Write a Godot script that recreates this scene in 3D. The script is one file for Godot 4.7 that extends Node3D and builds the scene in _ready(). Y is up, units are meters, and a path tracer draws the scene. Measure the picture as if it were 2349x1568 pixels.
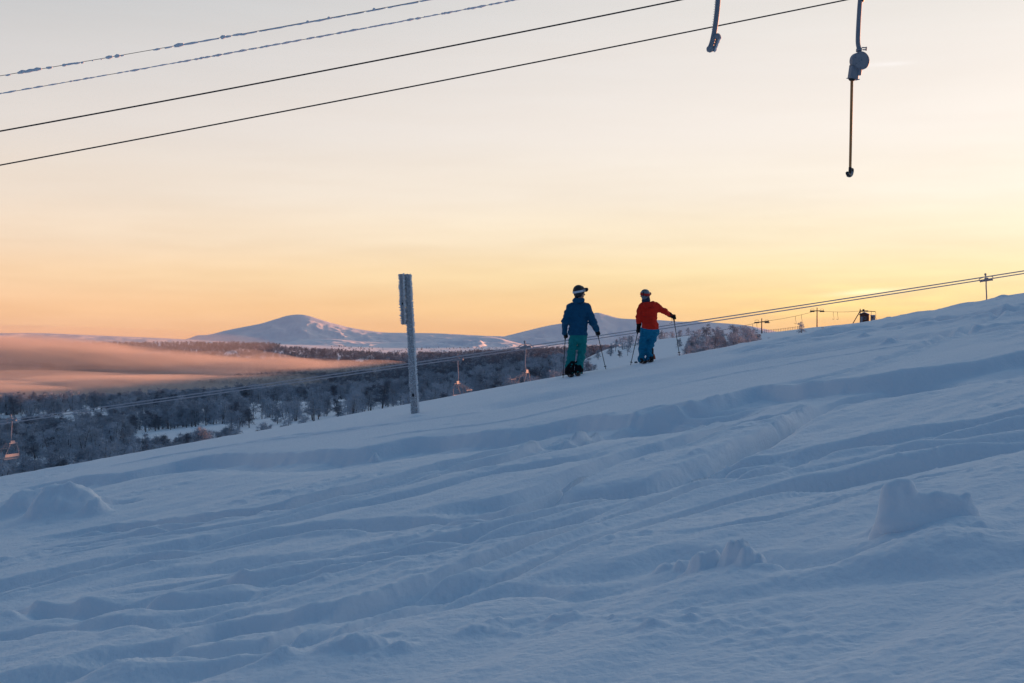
extends Node3D

# ------------------------------------------------------------------ constants
const F := 3265.4          # lens, in the 2349-pixel-wide view used for measuring
const CX := 1174.5
const CY := 784.0
const EYE := 1.6           # camera height above the slope under it
const RISE_X := 0.18       # the slope climbs to the right ...
const RISE_D := 0.0235     # ... and a little away from the camera
const SUN_AZ := 42.0
const SUN_EL := 2.6
const EXPOSE := 2.2       # a dim dawn, exposed bright

var M := {}
var names := {}
var rng := RandomNumberGenerator.new()
var n_soft := FastNoiseLite.new()
var n_fine := FastNoiseLite.new()
var n_lump := FastNoiseLite.new()
var n_hill := FastNoiseLite.new()
var n_cloth := FastNoiseLite.new()
var n_cloud := FastNoiseLite.new()

# ------------------------------------------------------------------ naming helpers
func numbered(called: String) -> String:
	if not names.has(called):
		names[called] = 0
		return called
	names[called] += 1
	return "%s_%03d" % [called, names[called]]

func tag(o: Node, label: String, category: String, group := "", kind := "") -> void:
	if label != "": o.set_meta("label", label)
	if category != "": o.set_meta("category", category)
	if group != "": o.set_meta("group", group)
	if kind != "": o.set_meta("kind", kind)

func thing(called: String, label: String, category: String, at_pos := Vector3.ZERO, turn := 0.0, group := "") -> Node3D:
	var o := Node3D.new()
	o.name = numbered(called)
	add_child(o)
	o.position = at_pos
	o.rotation.y = turn
	tag(o, label, category, group)
	return o

func part(called: String, mesh: Mesh, mat: Material, parent: Node) -> MeshInstance3D:
	var o := MeshInstance3D.new()
	o.name = numbered(called) if parent == self else called
	o.mesh = mesh
	o.material_override = mat
	parent.add_child(o, true)
	return o

func copy(o: Node3D, label := "", group := "") -> Node3D:
	var c: Node3D = o.duplicate()
	c.name = numbered(String(o.name).rstrip("0123456789").trim_suffix("_") if String(o.name).right(4).begins_with("_") else String(o.name))
	add_child(c)
	if label != "": c.set_meta("label", label)
	if group != "": c.set_meta("group", group)
	return c

# ------------------------------------------------------------------ measuring helpers
func at(xd: float, yd: float, d: float) -> Vector3:
	return Vector3((xd - CX) / F * d, -(yd - CY) / F * d, -d)

func on_slope(xd: float, yd: float) -> Vector2:    # (x, distance) on the bare slope
	var tx := (xd - CX) / F
	var ty := (yd - CY) / F
	var d := EYE / (ty + RISE_D + RISE_X * tx)
	return Vector2(tx * d, d)

func sm(a: float, b: float, v: float) -> float:
	var t := clampf((v - a) / (b - a), 0.0, 1.0)
	return t * t * (3.0 - 2.0 * t)

func srgb(r: float, g: float, b: float) -> Color:
	return Color(r / 255.0, g / 255.0, b / 255.0)

func lin(r: float, g: float, b: float) -> Color:
	return Color(r, g, b).linear_to_srgb()

func material(base: Color, rough := 0.8, metal := 0.0, spec := 0.5) -> StandardMaterial3D:
	var m := StandardMaterial3D.new()
	m.albedo_color = base
	m.roughness = rough
	m.metallic = metal
	m.metallic_specular = spec
	return m

# ------------------------------------------------------------------ mesh helpers
func st_new() -> SurfaceTool:
	var st := SurfaceTool.new()
	st.begin(Mesh.PRIMITIVE_TRIANGLES)
	return st

func tri(st: SurfaceTool, a: Vector3, b: Vector3, c: Vector3) -> void:
	st.add_vertex(a); st.add_vertex(b); st.add_vertex(c)

func quad(st: SurfaceTool, a: Vector3, b: Vector3, c: Vector3, d: Vector3) -> void:
	tri(st, a, b, c); tri(st, a, c, d)

func done(st: SurfaceTool) -> ArrayMesh:
	st.generate_normals()
	return st.commit()

func frame_of(dir: Vector3) -> Array:
	var up := Vector3.UP if absf(dir.y) < 0.95 else Vector3.RIGHT
	var s := dir.cross(up).normalized()
	return [s, s.cross(dir).normalized()]

func tube(st: SurfaceTool, pts: Array, radii: Array, sides := 8, caps := true, smooth := 0, scale2 := 1.0) -> void:
	st.set_smooth_group(smooth)
	var rings := []
	var last := pts.size() - 1
	var s := Vector3.ZERO
	for i in pts.size():
		var dir: Vector3 = (pts[mini(i + 1, last)] - pts[maxi(i - 1, 0)]).normalized()
		if i == 0:
			s = frame_of(dir)[0]
		else:
			s = (s - dir * s.dot(dir)).normalized()
		var u := dir.cross(s).normalized()
		var ring := []
		for k in sides:
			var a := TAU * k / sides
			ring.append(pts[i] + (s * cos(a) + u * sin(a) * scale2) * float(radii[i]))
		rings.append(ring)
	for i in last:
		for k in sides:
			var j := (k + 1) % sides
			quad(st, rings[i][k], rings[i][j], rings[i + 1][j], rings[i + 1][k])
	if caps:
		st.set_smooth_group(-1)
		for k in range(1, sides - 1):
			tri(st, rings[0][0], rings[0][k + 1], rings[0][k])
			tri(st, rings[last][0], rings[last][k], rings[last][k + 1])

func rod(st: SurfaceTool, a: Vector3, b: Vector3, ra: float, rb := -1.0, sides := 8) -> void:
	tube(st, [a, b], [ra, ra if rb < 0.0 else rb], sides)

func box(st: SurfaceTool, c: Vector3, size: Vector3, b := Basis.IDENTITY, bevel := 0.0) -> void:
	st.set_smooth_group(-1)
	var h := size * 0.5
	var bv := minf(bevel, minf(h.x, minf(h.y, h.z)) * 0.9)
	if bv <= 0.0:
		var p := []
		for i in 8:
			p.append(c + b * Vector3(h.x if i & 1 else -h.x, h.y if i & 2 else -h.y, h.z if i & 4 else -h.z))
		for q in [[0, 4, 6, 2], [1, 3, 7, 5], [0, 1, 5, 4], [2, 6, 7, 3], [0, 2, 3, 1], [4, 5, 7, 6]]:
			quad(st, p[q[0]], p[q[3]], p[q[2]], p[q[1]])
		return
	# bevelled box: the hull of three inset slabs, as faces, edge strips and corner triangles
	var f := func(ax: int, sx: float, sy: float, sz: float) -> Vector3:
		var v := Vector3(sx * (h.x - bv), sy * (h.y - bv), sz * (h.z - bv))
		v[ax] = [sx * h.x, sy * h.y, sz * h.z][ax]
		return c + b * v
	for ax in 3:
		for s in [-1.0, 1.0]:
			var corner := []
			for k in [[-1.0, -1.0], [1.0, -1.0], [1.0, 1.0], [-1.0, 1.0]]:
				var v := [0.0, 0.0, 0.0]
				v[ax] = s; v[(ax + 1) % 3] = k[0]; v[(ax + 2) % 3] = k[1]
				corner.append(f.call(ax, v[0], v[1], v[2]))
			if s > 0: quad(st, corner[0], corner[3], corner[2], corner[1])
			else: quad(st, corner[0], corner[1], corner[2], corner[3])
	for ax in 3:
		var a1 := (ax + 1) % 3
		var a2 := (ax + 2) % 3
		for s1 in [-1.0, 1.0]:
			for s2 in [-1.0, 1.0]:
				var lo := [0.0, 0.0, 0.0]
				var hi := [0.0, 0.0, 0.0]
				lo[ax] = -1.0; hi[ax] = 1.0
				lo[a1] = s1; hi[a1] = s1; lo[a2] = s2; hi[a2] = s2
				var p0: Vector3 = f.call(a1, lo[0], lo[1], lo[2])
				var p1: Vector3 = f.call(a1, hi[0], hi[1], hi[2])
				var p2: Vector3 = f.call(a2, hi[0], hi[1], hi[2])
				var p3: Vector3 = f.call(a2, lo[0], lo[1], lo[2])
				if s1 * s2 > 0: quad(st, p0, p1, p2, p3)
				else: quad(st, p0, p3, p2, p1)
	for sx in [-1.0, 1.0]:
		for sy in [-1.0, 1.0]:
			for sz in [-1.0, 1.0]:
				var a: Vector3 = f.call(0, sx, sy, sz)
				var b2: Vector3 = f.call(1, sx, sy, sz)
				var c2: Vector3 = f.call(2, sx, sy, sz)
				if sx * sy * sz > 0: tri(st, a, c2, b2)
				else: tri(st, a, b2, c2)

func ball(st: SurfaceTool, c: Vector3, r: Vector3, lon := 12, lat := 8, rough := 0.0, sd := 0) -> void:
	st.set_smooth_group(0)
	var p := func(i: int, k: int) -> Vector3:
		var th := PI * i / lat
		var ph := TAU * (k % lon) / lon
		var n := Vector3(sin(th) * cos(ph), cos(th), sin(th) * sin(ph))
		var w := 1.0 + rough * n_lump.get_noise_3dv(n * 14.0 + Vector3.ONE * sd * 7.3)
		return c + n * r * w
	for i in lat:
		for k in lon:
			var a: Vector3 = p.call(i, k)
			var b: Vector3 = p.call(i, k + 1)
			var cc: Vector3 = p.call(i + 1, k + 1)
			var d: Vector3 = p.call(i + 1, k)
			if i > 0: tri(st, a, b, cc)
			if i < lat - 1: tri(st, a, cc, d)

func bezier(a: Vector3, b: Vector3, c: Vector3, n := 8) -> Array:
	var out := []
	for i in n + 1:
		var t := float(i) / n
		out.append(a * (1 - t) * (1 - t) + b * 2 * t * (1 - t) + c * t * t)
	return out

func smooth_path(p: Array, n := 6) -> Array:
	var out := []
	for i in p.size() - 1:
		var p0: Vector3 = p[maxi(i - 1, 0)]
		var p1: Vector3 = p[i]
		var p2: Vector3 = p[i + 1]
		var p3: Vector3 = p[mini(i + 2, p.size() - 1)]
		for k in n:
			out.append(p1.cubic_interpolate(p2, p0, p3, float(k) / n))
	out.append(p[-1])
	return out

func fill(v: float, n: int) -> Array:
	var a := []
	a.resize(n)
	a.fill(v)
	return a

# A rounded solid from joints and radii: tapered capsules joined by a smooth minimum, meshed as surface nets.
# bone = [from, to, radius_from, radius_to, depth scale, blend]
func solid(bones: Array, cell: float, wrinkle := 0.0, clips := [], wr_freq := 1.0) -> ArrayMesh:
	var lo := Vector3.ONE * 1e9
	var hi := -lo
	for b in bones:
		var r: float = maxf(b[2], b[3]) + 0.03
		lo = lo.min(b[0] - Vector3.ONE * r).min(b[1] - Vector3.ONE * r)
		hi = hi.max(b[0] + Vector3.ONE * r).max(b[1] + Vector3.ONE * r)
	lo -= Vector3.ONE * cell * 2.0
	var nx := int((hi.x - lo.x) / cell) + 4
	var ny := int((hi.y - lo.y) / cell) + 4
	var nz := int((hi.z - lo.z) / cell) + 4
	var v := PackedFloat32Array()
	v.resize(nx * ny * nz)
	v.fill(1.0)
	for b in bones:
		var a: Vector3 = b[0]
		var ab: Vector3 = b[1] - a
		var fl: float = b[4] if b.size() > 4 else 1.0
		var k: float = b[5] if b.size() > 5 else 0.03
		var ra: float = b[2]
		var dr: float = b[3] - ra
		var rm: float = maxf(b[2], b[3]) + k + cell * 2.0
		var abs_: Vector3 = Vector3(ab.x, ab.y, ab.z / fl)
		var l2: float = maxf(abs_.length_squared(), 1e-9)
		var i0 := maxi(0, int((minf(a.x, a.x + ab.x) - rm - lo.x) / cell))
		var i1 := mini(nx - 1, int((maxf(a.x, a.x + ab.x) + rm - lo.x) / cell) + 1)
		var j0 := maxi(0, int((minf(a.y, a.y + ab.y) - rm - lo.y) / cell))
		var j1 := mini(ny - 1, int((maxf(a.y, a.y + ab.y) + rm - lo.y) / cell) + 1)
		var k0 := maxi(0, int((minf(a.z, a.z + ab.z) - rm - lo.z) / cell))
		var k1 := mini(nz - 1, int((maxf(a.z, a.z + ab.z) + rm - lo.z) / cell) + 1)
		for kz in range(k0, k1 + 1):
			var pz := (lo.z + kz * cell - a.z) / fl
			for jy in range(j0, j1 + 1):
				var py := lo.y + jy * cell - a.y
				var row := (kz * ny + jy) * nx
				for ix in range(i0, i1 + 1):
					var p := Vector3(lo.x + ix * cell - a.x, py, pz)
					var t := clampf(p.dot(abs_) / l2, 0.0, 1.0)
					var d := (p - abs_ * t).length() - ra - dr * t
					var o := v[row + ix]
					var h := maxf(k - absf(o - d), 0.0) / k
					v[row + ix] = minf(o, d) - h * h * k * 0.25
	if wrinkle > 0.0 or clips.size() > 0:
		for kz in nz:
			for jy in ny:
				for ix in nx:
					var at_i := (kz * ny + jy) * nx + ix
					if v[at_i] < 0.06:
						var p := Vector3(lo.x + ix * cell, lo.y + jy * cell, lo.z + kz * cell)
						var d := v[at_i]
						if wrinkle > 0.0:
							d += wrinkle * n_cloth.get_noise_3d(p.x * 90.0 * wr_freq, p.y * 160.0 * wr_freq, p.z * 90.0 * wr_freq)
						for c in clips:
							d = maxf(d, (p - c[0]).dot(c[1]))
						v[at_i] = d
	var made := PackedInt32Array()
	made.resize(nx * ny * nz)
	made.fill(-1)
	var verts := PackedVector3Array()
	var idx := PackedInt32Array()
	var sx := 1
	var sy := nx
	var sz := nx * ny
	for kz in nz - 1:
		for jy in ny - 1:
			for ix in nx - 1:
				var c0 := kz * sz + jy * sy + ix
				var m := 0
				if v[c0] < 0.0: m += 1
				if v[c0 + 1] < 0.0: m += 1
				if v[c0 + sy] < 0.0: m += 1
				if v[c0 + sy + 1] < 0.0: m += 1
				if v[c0 + sz] < 0.0: m += 1
				if v[c0 + sz + 1] < 0.0: m += 1
				if v[c0 + sz + sy] < 0.0: m += 1
				if v[c0 + sz + sy + 1] < 0.0: m += 1
				if m == 0 or m == 8: continue
				var sum := Vector3.ZERO
				var n := 0
				for e in [[0, 1], [2, 3], [4, 5], [6, 7], [0, 2], [1, 3], [4, 6], [5, 7], [0, 4], [1, 5], [2, 6], [3, 7]]:
					var a0: int = e[0]
					var b0: int = e[1]
					var va := v[c0 + (a0 & 1) + ((a0 >> 1) & 1) * sy + (a0 >> 2) * sz]
					var vb := v[c0 + (b0 & 1) + ((b0 >> 1) & 1) * sy + (b0 >> 2) * sz]
					if (va < 0.0) != (vb < 0.0):
						var t := va / (va - vb)
						var pa := Vector3(a0 & 1, (a0 >> 1) & 1, a0 >> 2)
						sum += pa + (Vector3(b0 & 1, (b0 >> 1) & 1, b0 >> 2) - pa) * t
						n += 1
				made[c0] = verts.size()
				verts.append(lo + (Vector3(ix, jy, kz) + sum / n) * cell)
	for kz in range(1, nz - 1):
		for jy in range(1, ny - 1):
			for ix in range(1, nx - 1):
				var c0 := kz * sz + jy * sy + ix
				if made[c0] < 0: continue
				var inside := v[c0] < 0.0
				for ax in 3:
					var step: int = [sx, sy, sz][ax]
					var u: int = [sy, sz, sx][ax]
					var w: int = [sz, sx, sy][ax]
					if (v[c0 + step] < 0.0) == inside: continue
					var q0 := made[c0]
					var q1 := made[c0 - u]
					var q2 := made[c0 - u - w]
					var q3 := made[c0 - w]
					if q0 < 0 or q1 < 0 or q2 < 0 or q3 < 0: continue
					if inside: idx.append_array(PackedInt32Array([q0, q3, q2, q0, q2, q1]))
					else: idx.append_array(PackedInt32Array([q0, q1, q2, q0, q2, q3]))
	var norm := PackedVector3Array()
	norm.resize(verts.size())
	for i in range(0, idx.size(), 3):
		var nn := (verts[idx[i + 2]] - verts[idx[i]]).cross(verts[idx[i + 1]] - verts[idx[i]])
		norm[idx[i]] += nn; norm[idx[i + 1]] += nn; norm[idx[i + 2]] += nn
	for i in norm.size(): norm[i] = norm[i].normalized()
	var arr := []
	arr.resize(Mesh.ARRAY_MAX)
	arr[Mesh.ARRAY_VERTEX] = verts
	arr[Mesh.ARRAY_NORMAL] = norm
	arr[Mesh.ARRAY_INDEX] = idx
	var out := ArrayMesh.new()
	out.add_surface_from_arrays(Mesh.PRIMITIVE_TRIANGLES, arr)
	return out

func joined(meshes: Array) -> ArrayMesh:
	var st := SurfaceTool.new()
	for m in meshes: st.append_from(m, 0, Transform3D.IDENTITY)
	return st.commit()

# ------------------------------------------------------------------ the start: camera, sky, sun
func _ready() -> void:
	rng.seed = 4711
	for a in [[n_soft, 1, 0.35, 3], [n_fine, 2, 1.0, 3], [n_lump, 3, 1.0, 2], [n_hill, 4, 1.0, 5], [n_cloth, 5, 0.06, 2], [n_cloud, 6, 1.0, 4]]:
		a[0].seed = a[1]
		a[0].frequency = a[2]
		a[0].noise_type = FastNoiseLite.TYPE_SIMPLEX_SMOOTH
		a[0].fractal_type = FastNoiseLite.FRACTAL_FBM
		a[0].fractal_octaves = a[3]

	var cam := Camera3D.new()
	cam.name = "camera"
	add_child(cam)
	cam.position = Vector3.ZERO
	cam.fov = rad_to_deg(2.0 * atan(784.0 / F))
	cam.near = 0.1
	cam.far = 40000.0
	cam.current = true

	var env := Environment.new()
	env.background_mode = Environment.BG_SKY
	var sky := Sky.new()
	var pan := PanoramaSkyMaterial.new()
	pan.panorama = ImageTexture.create_from_image(make_sky())
	sky.sky_material = pan
	env.sky = sky
	env.tonemap_mode = Environment.TONE_MAPPER_LINEAR
	env.tonemap_exposure = EXPOSE
	env.fog_enabled = true
	env.fog_mode = Environment.FOG_MODE_EXPONENTIAL
	env.fog_density = 0.000016
	env.fog_light_color = Color(0.86, 0.93, 1.0)
	env.volumetric_fog_enabled = true
	env.volumetric_fog_density = 0.0
	env.sdfgi_enabled = true
	env.ssao_enabled = true
	env.ssil_enabled = true
	var we := WorldEnvironment.new()
	we.name = "world_environment"
	we.environment = env
	add_child(we)

	var sun := DirectionalLight3D.new()
	sun.name = "sun"
	add_child(sun)
	var az := deg_to_rad(SUN_AZ)
	var el := deg_to_rad(SUN_EL)
	var to_sun := Vector3(sin(az) * cos(el), sin(el), -cos(az) * cos(el))
	sun.basis = Basis.looking_at(-to_sun)
	sun.light_energy = 1.5
	sun.light_color = Color(1.0, 0.64, 0.44)
	sun.light_angular_distance = 0.6
	sun.shadow_enabled = true

	make_materials()
	make_ground()
	make_mountains()
	make_fog()
	make_woods()
	make_lift_lines()
	make_chairlift()
	make_hut_hill()
	make_post()
	make_snow_blocks()
	make_skiers()

# ------------------------------------------------------------------ sky
func ramp(stops: Array, e: float) -> Vector3:
	if e <= stops[0][0]: return stops[0][1]
	for i in range(1, stops.size()):
		if e <= stops[i][0]:
			var t: float = (e - stops[i - 1][0]) / (stops[i][0] - stops[i - 1][0])
			t = t * t * (3.0 - 2.0 * t) * 0.4 + t * 0.6
			return stops[i - 1][1].lerp(stops[i][1], t)
	return stops[-1][1]

func lv(r: float, g: float, b: float) -> Vector3:
	var c := srgb(r, g, b).srgb_to_linear()
	return Vector3(c.r, c.g, c.b)

func sky_color(azd: float, e: float, warm: Array, left: Array, back: Array) -> Vector3:
	var away := absf(wrapf(azd - 22.0, -180.0, 180.0))
	var t_left := sm(4.0, 50.0, away)
	var t_back := sm(45.0, 135.0, away)
	var c: Vector3 = ramp(warm, e).lerp(ramp(left, e), t_left)
	c = c.lerp(ramp(back, e), t_back)
	# the glow round the sun itself, low beyond the shoulder of the hill
	var dz := wrapf(azd - SUN_AZ, -180.0, 180.0) * cos(deg_to_rad(e))
	var g := dz * dz + (e - SUN_EL) * (e - SUN_EL)
	return c + Vector3(1.0, 0.74, 0.44) * 2.6 * exp(-g / 100.0) + Vector3(1.0, 0.85, 0.62) * 0.20 * exp(-g / 520.0)

func make_sky() -> Image:
	var warm := [[0.0, lv(255, 198, 134)], [1.2, lv(255, 214, 148)], [2.6, lv(255, 231, 176)], [4.2, lv(255, 239, 206)], [6.0, lv(252, 241, 224)], [8.5, lv(248, 239, 230)], [11.0, lv(240, 233, 227)], [13.5, lv(231, 227, 223)], [20.0, lv(234, 230, 225)], [30.0, lv(214, 217, 220)], [45.0, lv(146, 169, 192)], [62.0, lv(88, 126, 160)], [90.0, lv(66, 108, 146)]]
	var left := [[0.0, lv(249, 189, 148)], [1.2, lv(252, 199, 153)], [2.6, lv(252, 213, 173)], [4.2, lv(247, 222, 196)], [6.0, lv(238, 222, 206)], [8.5, lv(226, 218, 212)], [11.0, lv(213, 210, 209)], [13.5, lv(197, 199, 202)], [20.0, lv(178, 187, 199)], [30.0, lv(150, 170, 193)], [45.0, lv(108, 140, 172)], [62.0, lv(84, 122, 158)], [90.0, lv(66, 108, 146)]]
	var back := [[0.0, lv(64, 90, 122)], [5.0, lv(62, 90, 124)], [12.0, lv(60, 91, 127)], [25.0, lv(60, 94, 131)], [50.0, lv(62, 100, 138)], [90.0, lv(66, 108, 146)]]
	var w := 512
	var h := 256
	var data := PackedFloat32Array()
	data.resize(w * h * 3)
	for j in h:
		var e := 90.0 - (j + 0.5) / h * 180.0
		for i in w:
			var azd := ((i + 0.5) / w - 0.5) * 360.0
			var c := sky_color(azd, maxf(e, 0.0), warm, left, back)
			if e < 0.0: c = lv(120, 138, 162)
			c /= EXPOSE
			var o := (j * w + i) * 3
			data[o] = c.x; data[o + 1] = c.y; data[o + 2] = c.z
	var img := Image.create_from_data(w, h, false, Image.FORMAT_RGBF, data.to_byte_array())
	img.resize(4096, 2048, Image.INTERPOLATE_CUBIC)
	# thin high cloud, finer, over the half of the sky round the glow
	for j in range(1024 - 290, 1026):
		var e := 90.0 - (j + 0.5) / 2048.0 * 180.0
		for i in range(1500, 2900):
			var azd := ((i + 0.5) / 4096.0 - 0.5) * 360.0
			var edge := sm(1500, 1640, i) * (1.0 - sm(2760, 2900, i)) * sm(25.4, 20.0, e)
			var c := sky_color(azd, maxf(e, 0.0), warm, left, back)
			var low := sm(9.0, 1.0, e)
			var s := n_cloud.get_noise_2d(azd * 0.055 + 40.0, e * 0.62 + azd * 0.006)
			var s2 := n_cloud.get_noise_2d(azd * 0.22 + 9.0, e * 2.6 - azd * 0.02)
			var k := (s * 0.085 + s2 * 0.035) * (0.35 + low) * edge
			c += Vector3(0.55, 0.75, 0.95) * k * c
			# the lit streak and the peach bank next to where the sun will rise
			var near := exp(-pow((azd - 13.6) / 4.6, 2.0) - pow((e - 1.55 - (azd - 13.6) * 0.05) / 0.75, 2.0))
			c += Vector3(0.16, 0.12, 0.0) * near * (0.75 + s2 * 1.3) * edge
			var streak := exp(-pow((azd - 14.0) / 1.3, 2.0) - pow((e - 1.93 - (azd - 14.0) * 0.07) / 0.075, 2.0))
			c += Vector3(0.25, 0.28, 0.30) * streak
			var peach := exp(-pow((azd - 14.8) / 2.8, 2.0) - pow((e - 0.62) / 0.35, 2.0)) * (0.6 + s2)
			c += Vector3(0.0, -0.12, -0.07) * peach * edge
			# a vapour trail, and a thin grey cloud line low on the left
			var trail_e := 10.65 + (azd - 14.2) * 0.03
			if azd > 14.0 and azd < 16.4:
				c += Vector3(0.11, 0.12, 0.15) * exp(-pow((e - trail_e) / 0.034, 2.0)) * sm(16.4, 14.6, azd)
			if azd < -17.0 and azd > -24.0:
				c -= Vector3(0.16, 0.09, 0.02) * exp(-pow((e - 0.55 - (azd + 19.0) * 0.012) / 0.045, 2.0)) * sm(-17.3, -19.0, azd) * sm(-24.0, -22.0, azd)
			c /= EXPOSE
			img.set_pixel(i, j, Color(c.x, c.y, c.z))
	# a panorama begins straight ahead (-z), so the middle of this picture moves to its edge
	var out := Image.create(4096, 2048, false, Image.FORMAT_RGBF)
	out.blit_rect(img, Rect2i(2048, 0, 2048, 2048), Vector2i(0, 0))
	out.blit_rect(img, Rect2i(0, 0, 2048, 2048), Vector2i(2048, 0))
	return out

# ------------------------------------------------------------------ materials
func noise_tex(sd: int, freq: float, lo: Color, hi: Color, size := 512, oct := 4) -> NoiseTexture2D:
	var t := NoiseTexture2D.new()
	var n := FastNoiseLite.new()
	n.seed = sd
	n.frequency = freq
	n.noise_type = FastNoiseLite.TYPE_SIMPLEX_SMOOTH
	n.fractal_octaves = oct
	t.noise = n
	t.width = size
	t.height = size
	t.seamless = true
	var g := Gradient.new()
	g.set_color(0, lo)
	g.set_color(1, hi)
	t.color_ramp = g
	return t

func normal_tex(sd: int, freq: float, strength: float, size := 512) -> NoiseTexture2D:
	var t := NoiseTexture2D.new()
	var n := FastNoiseLite.new()
	n.seed = sd
	n.frequency = freq
	n.noise_type = FastNoiseLite.TYPE_SIMPLEX_SMOOTH
	n.fractal_octaves = 4
	t.noise = n
	t.width = size
	t.height = size
	t.seamless = true
	t.as_normal_map = true
	t.bump_strength = strength
	return t

func cloth(base: Color, sd: int, sheen := 0.3) -> StandardMaterial3D:
	var m := material(base, 0.82, 0.0, 0.3)
	m.albedo_texture = noise_tex(sd, 0.02, Color(0.88, 0.88, 0.88), Color(1, 1, 1), 256)
	m.uv1_triplanar = true
	m.uv1_scale = Vector3.ONE * 2.0
	m.normal_enabled = true
	m.normal_texture = normal_tex(sd + 1, 0.03, 6.0, 256)
	m.normal_scale = 0.6
	m.rim_enabled = true
	m.rim = sheen
	return m

func make_materials() -> void:
	var snow := material(lin(0.90, 0.91, 0.93), 0.75, 0.0, 0.25)
	snow.uv1_triplanar = true
	snow.uv1_world_triplanar = true
	snow.uv1_scale = Vector3.ONE * 0.45
	snow.normal_enabled = true
	snow.normal_texture = normal_tex(11, 0.04, 8.0, 1024)
	snow.normal_scale = 0.32
	M.snow = snow
	var far_snow := material(lin(0.90, 0.91, 0.93), 0.85, 0.0, 0.2)
	M.far_snow = far_snow
	var rime := material(lin(0.82, 0.84, 0.87), 0.85, 0.0, 0.25)
	M.rime = rime
	M.twig = material(lin(0.37, 0.41, 0.47), 0.9, 0.0, 0.2)
	M.twig_white = material(lin(0.50, 0.54, 0.60), 0.9, 0.0, 0.2)
	M.twig_dark = material(lin(0.22, 0.24, 0.28), 0.9, 0.0, 0.2)
	M.bark = material(lin(0.17, 0.165, 0.165), 0.9, 0.0, 0.2)
	M.steel_rope = material(lin(0.035, 0.033, 0.04), 0.55, 0.4, 0.5)
	M.rope_frost = material(lin(0.52, 0.50, 0.54), 0.8, 0.0, 0.3)
	M.grey_steel = material(lin(0.27, 0.29, 0.33), 0.6, 0.2, 0.4)
	M.dark_steel = material(lin(0.07, 0.075, 0.085), 0.6, 0.3, 0.4)
	var frost_steel := material(lin(0.46, 0.47, 0.50), 0.8, 0.0, 0.3)
	frost_steel.albedo_texture = noise_tex(31, 0.03, Color(0.72, 0.72, 0.74), Color(1, 1, 1), 256)
	frost_steel.uv1_triplanar = true
	frost_steel.uv1_scale = Vector3.ONE * 3.0
	M.frost_steel = frost_steel
	var frost_wood := material(lin(0.76, 0.77, 0.80), 0.9, 0.0, 0.2)
	frost_wood.albedo_texture = noise_tex(33, 0.035, Color(0.62, 0.60, 0.60), Color(1, 1, 1), 512)
	frost_wood.uv1_triplanar = true
	frost_wood.uv1_scale = Vector3(4.0, 1.2, 4.0)
	frost_wood.normal_enabled = true
	frost_wood.normal_texture = normal_tex(34, 0.06, 8.0, 512)
	M.frost_wood = frost_wood
	M.black_rubber = material(lin(0.012, 0.012, 0.014), 0.5, 0.0, 0.5)
	M.wear_black = material(lin(0.02, 0.02, 0.022), 0.8, 0.0, 0.4)
	var pole := material(lin(0.74, 0.33, 0.12), 0.6, 0.0, 0.4)
	pole.albedo_texture = noise_tex(37, 0.02, Color(0.8, 0.76, 0.72), Color(1, 1, 1), 256)
	pole.uv1_triplanar = true
	pole.uv1_scale = Vector3(8, 1, 8)
	M.brown_pole = pole
	M.jacket_blue = cloth(lin(0.012, 0.110, 0.220), 41)
	M.trouser_teal = cloth(lin(0.010, 0.270, 0.270), 43)
	M.black_cloth = cloth(lin(0.010, 0.010, 0.013), 45, 0.1)
	M.jacket_red = cloth(lin(0.92, 0.035, 0.016), 47)
	M.trouser_blue = cloth(lin(0.010, 0.230, 0.400), 49)
	M.scarf = cloth(lin(0.045, 0.07, 0.12), 51)
	M.helmet_black = material(lin(0.022, 0.020, 0.026), 0.5, 0.0, 0.5)
	M.helmet_grey = material(lin(0.20, 0.215, 0.25), 0.45, 0.0, 0.5)
	M.strap_white = material(lin(0.72, 0.74, 0.80), 0.7, 0.0, 0.3)
	M.strap_red = material(lin(0.55, 0.025, 0.02), 0.6, 0.0, 0.4)
	M.lens_red = material(lin(0.35, 0.05, 0.03), 0.15, 0.6, 0.5)
	M.skin = material(lin(0.48, 0.26, 0.19), 0.6, 0.0, 0.4)
	M.hair = material(lin(0.03, 0.02, 0.015), 0.7, 0.0, 0.3)
	M.wood_red = material(lin(0.16, 0.065, 0.05), 0.85, 0.0, 0.2)
	M.glass_dark = material(lin(0.03, 0.035, 0.045), 0.1, 0.0, 0.6)
	M.ski_top = material(lin(0.05, 0.05, 0.06), 0.4, 0.0, 0.5)
	M.boot_orange = material(lin(0.55, 0.12, 0.05), 0.5, 0.0, 0.5)

# ------------------------------------------------------------------ the snow ground
var tracks := []       # [lookup of distance by x, lookup of weight, half width, depth, rim, lumps]
var bumps := []        # [x, distance, radius across, radius along, height, plateau]
const TX0 := -16.0
const TSTEP := 0.05
const TN := 640

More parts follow.
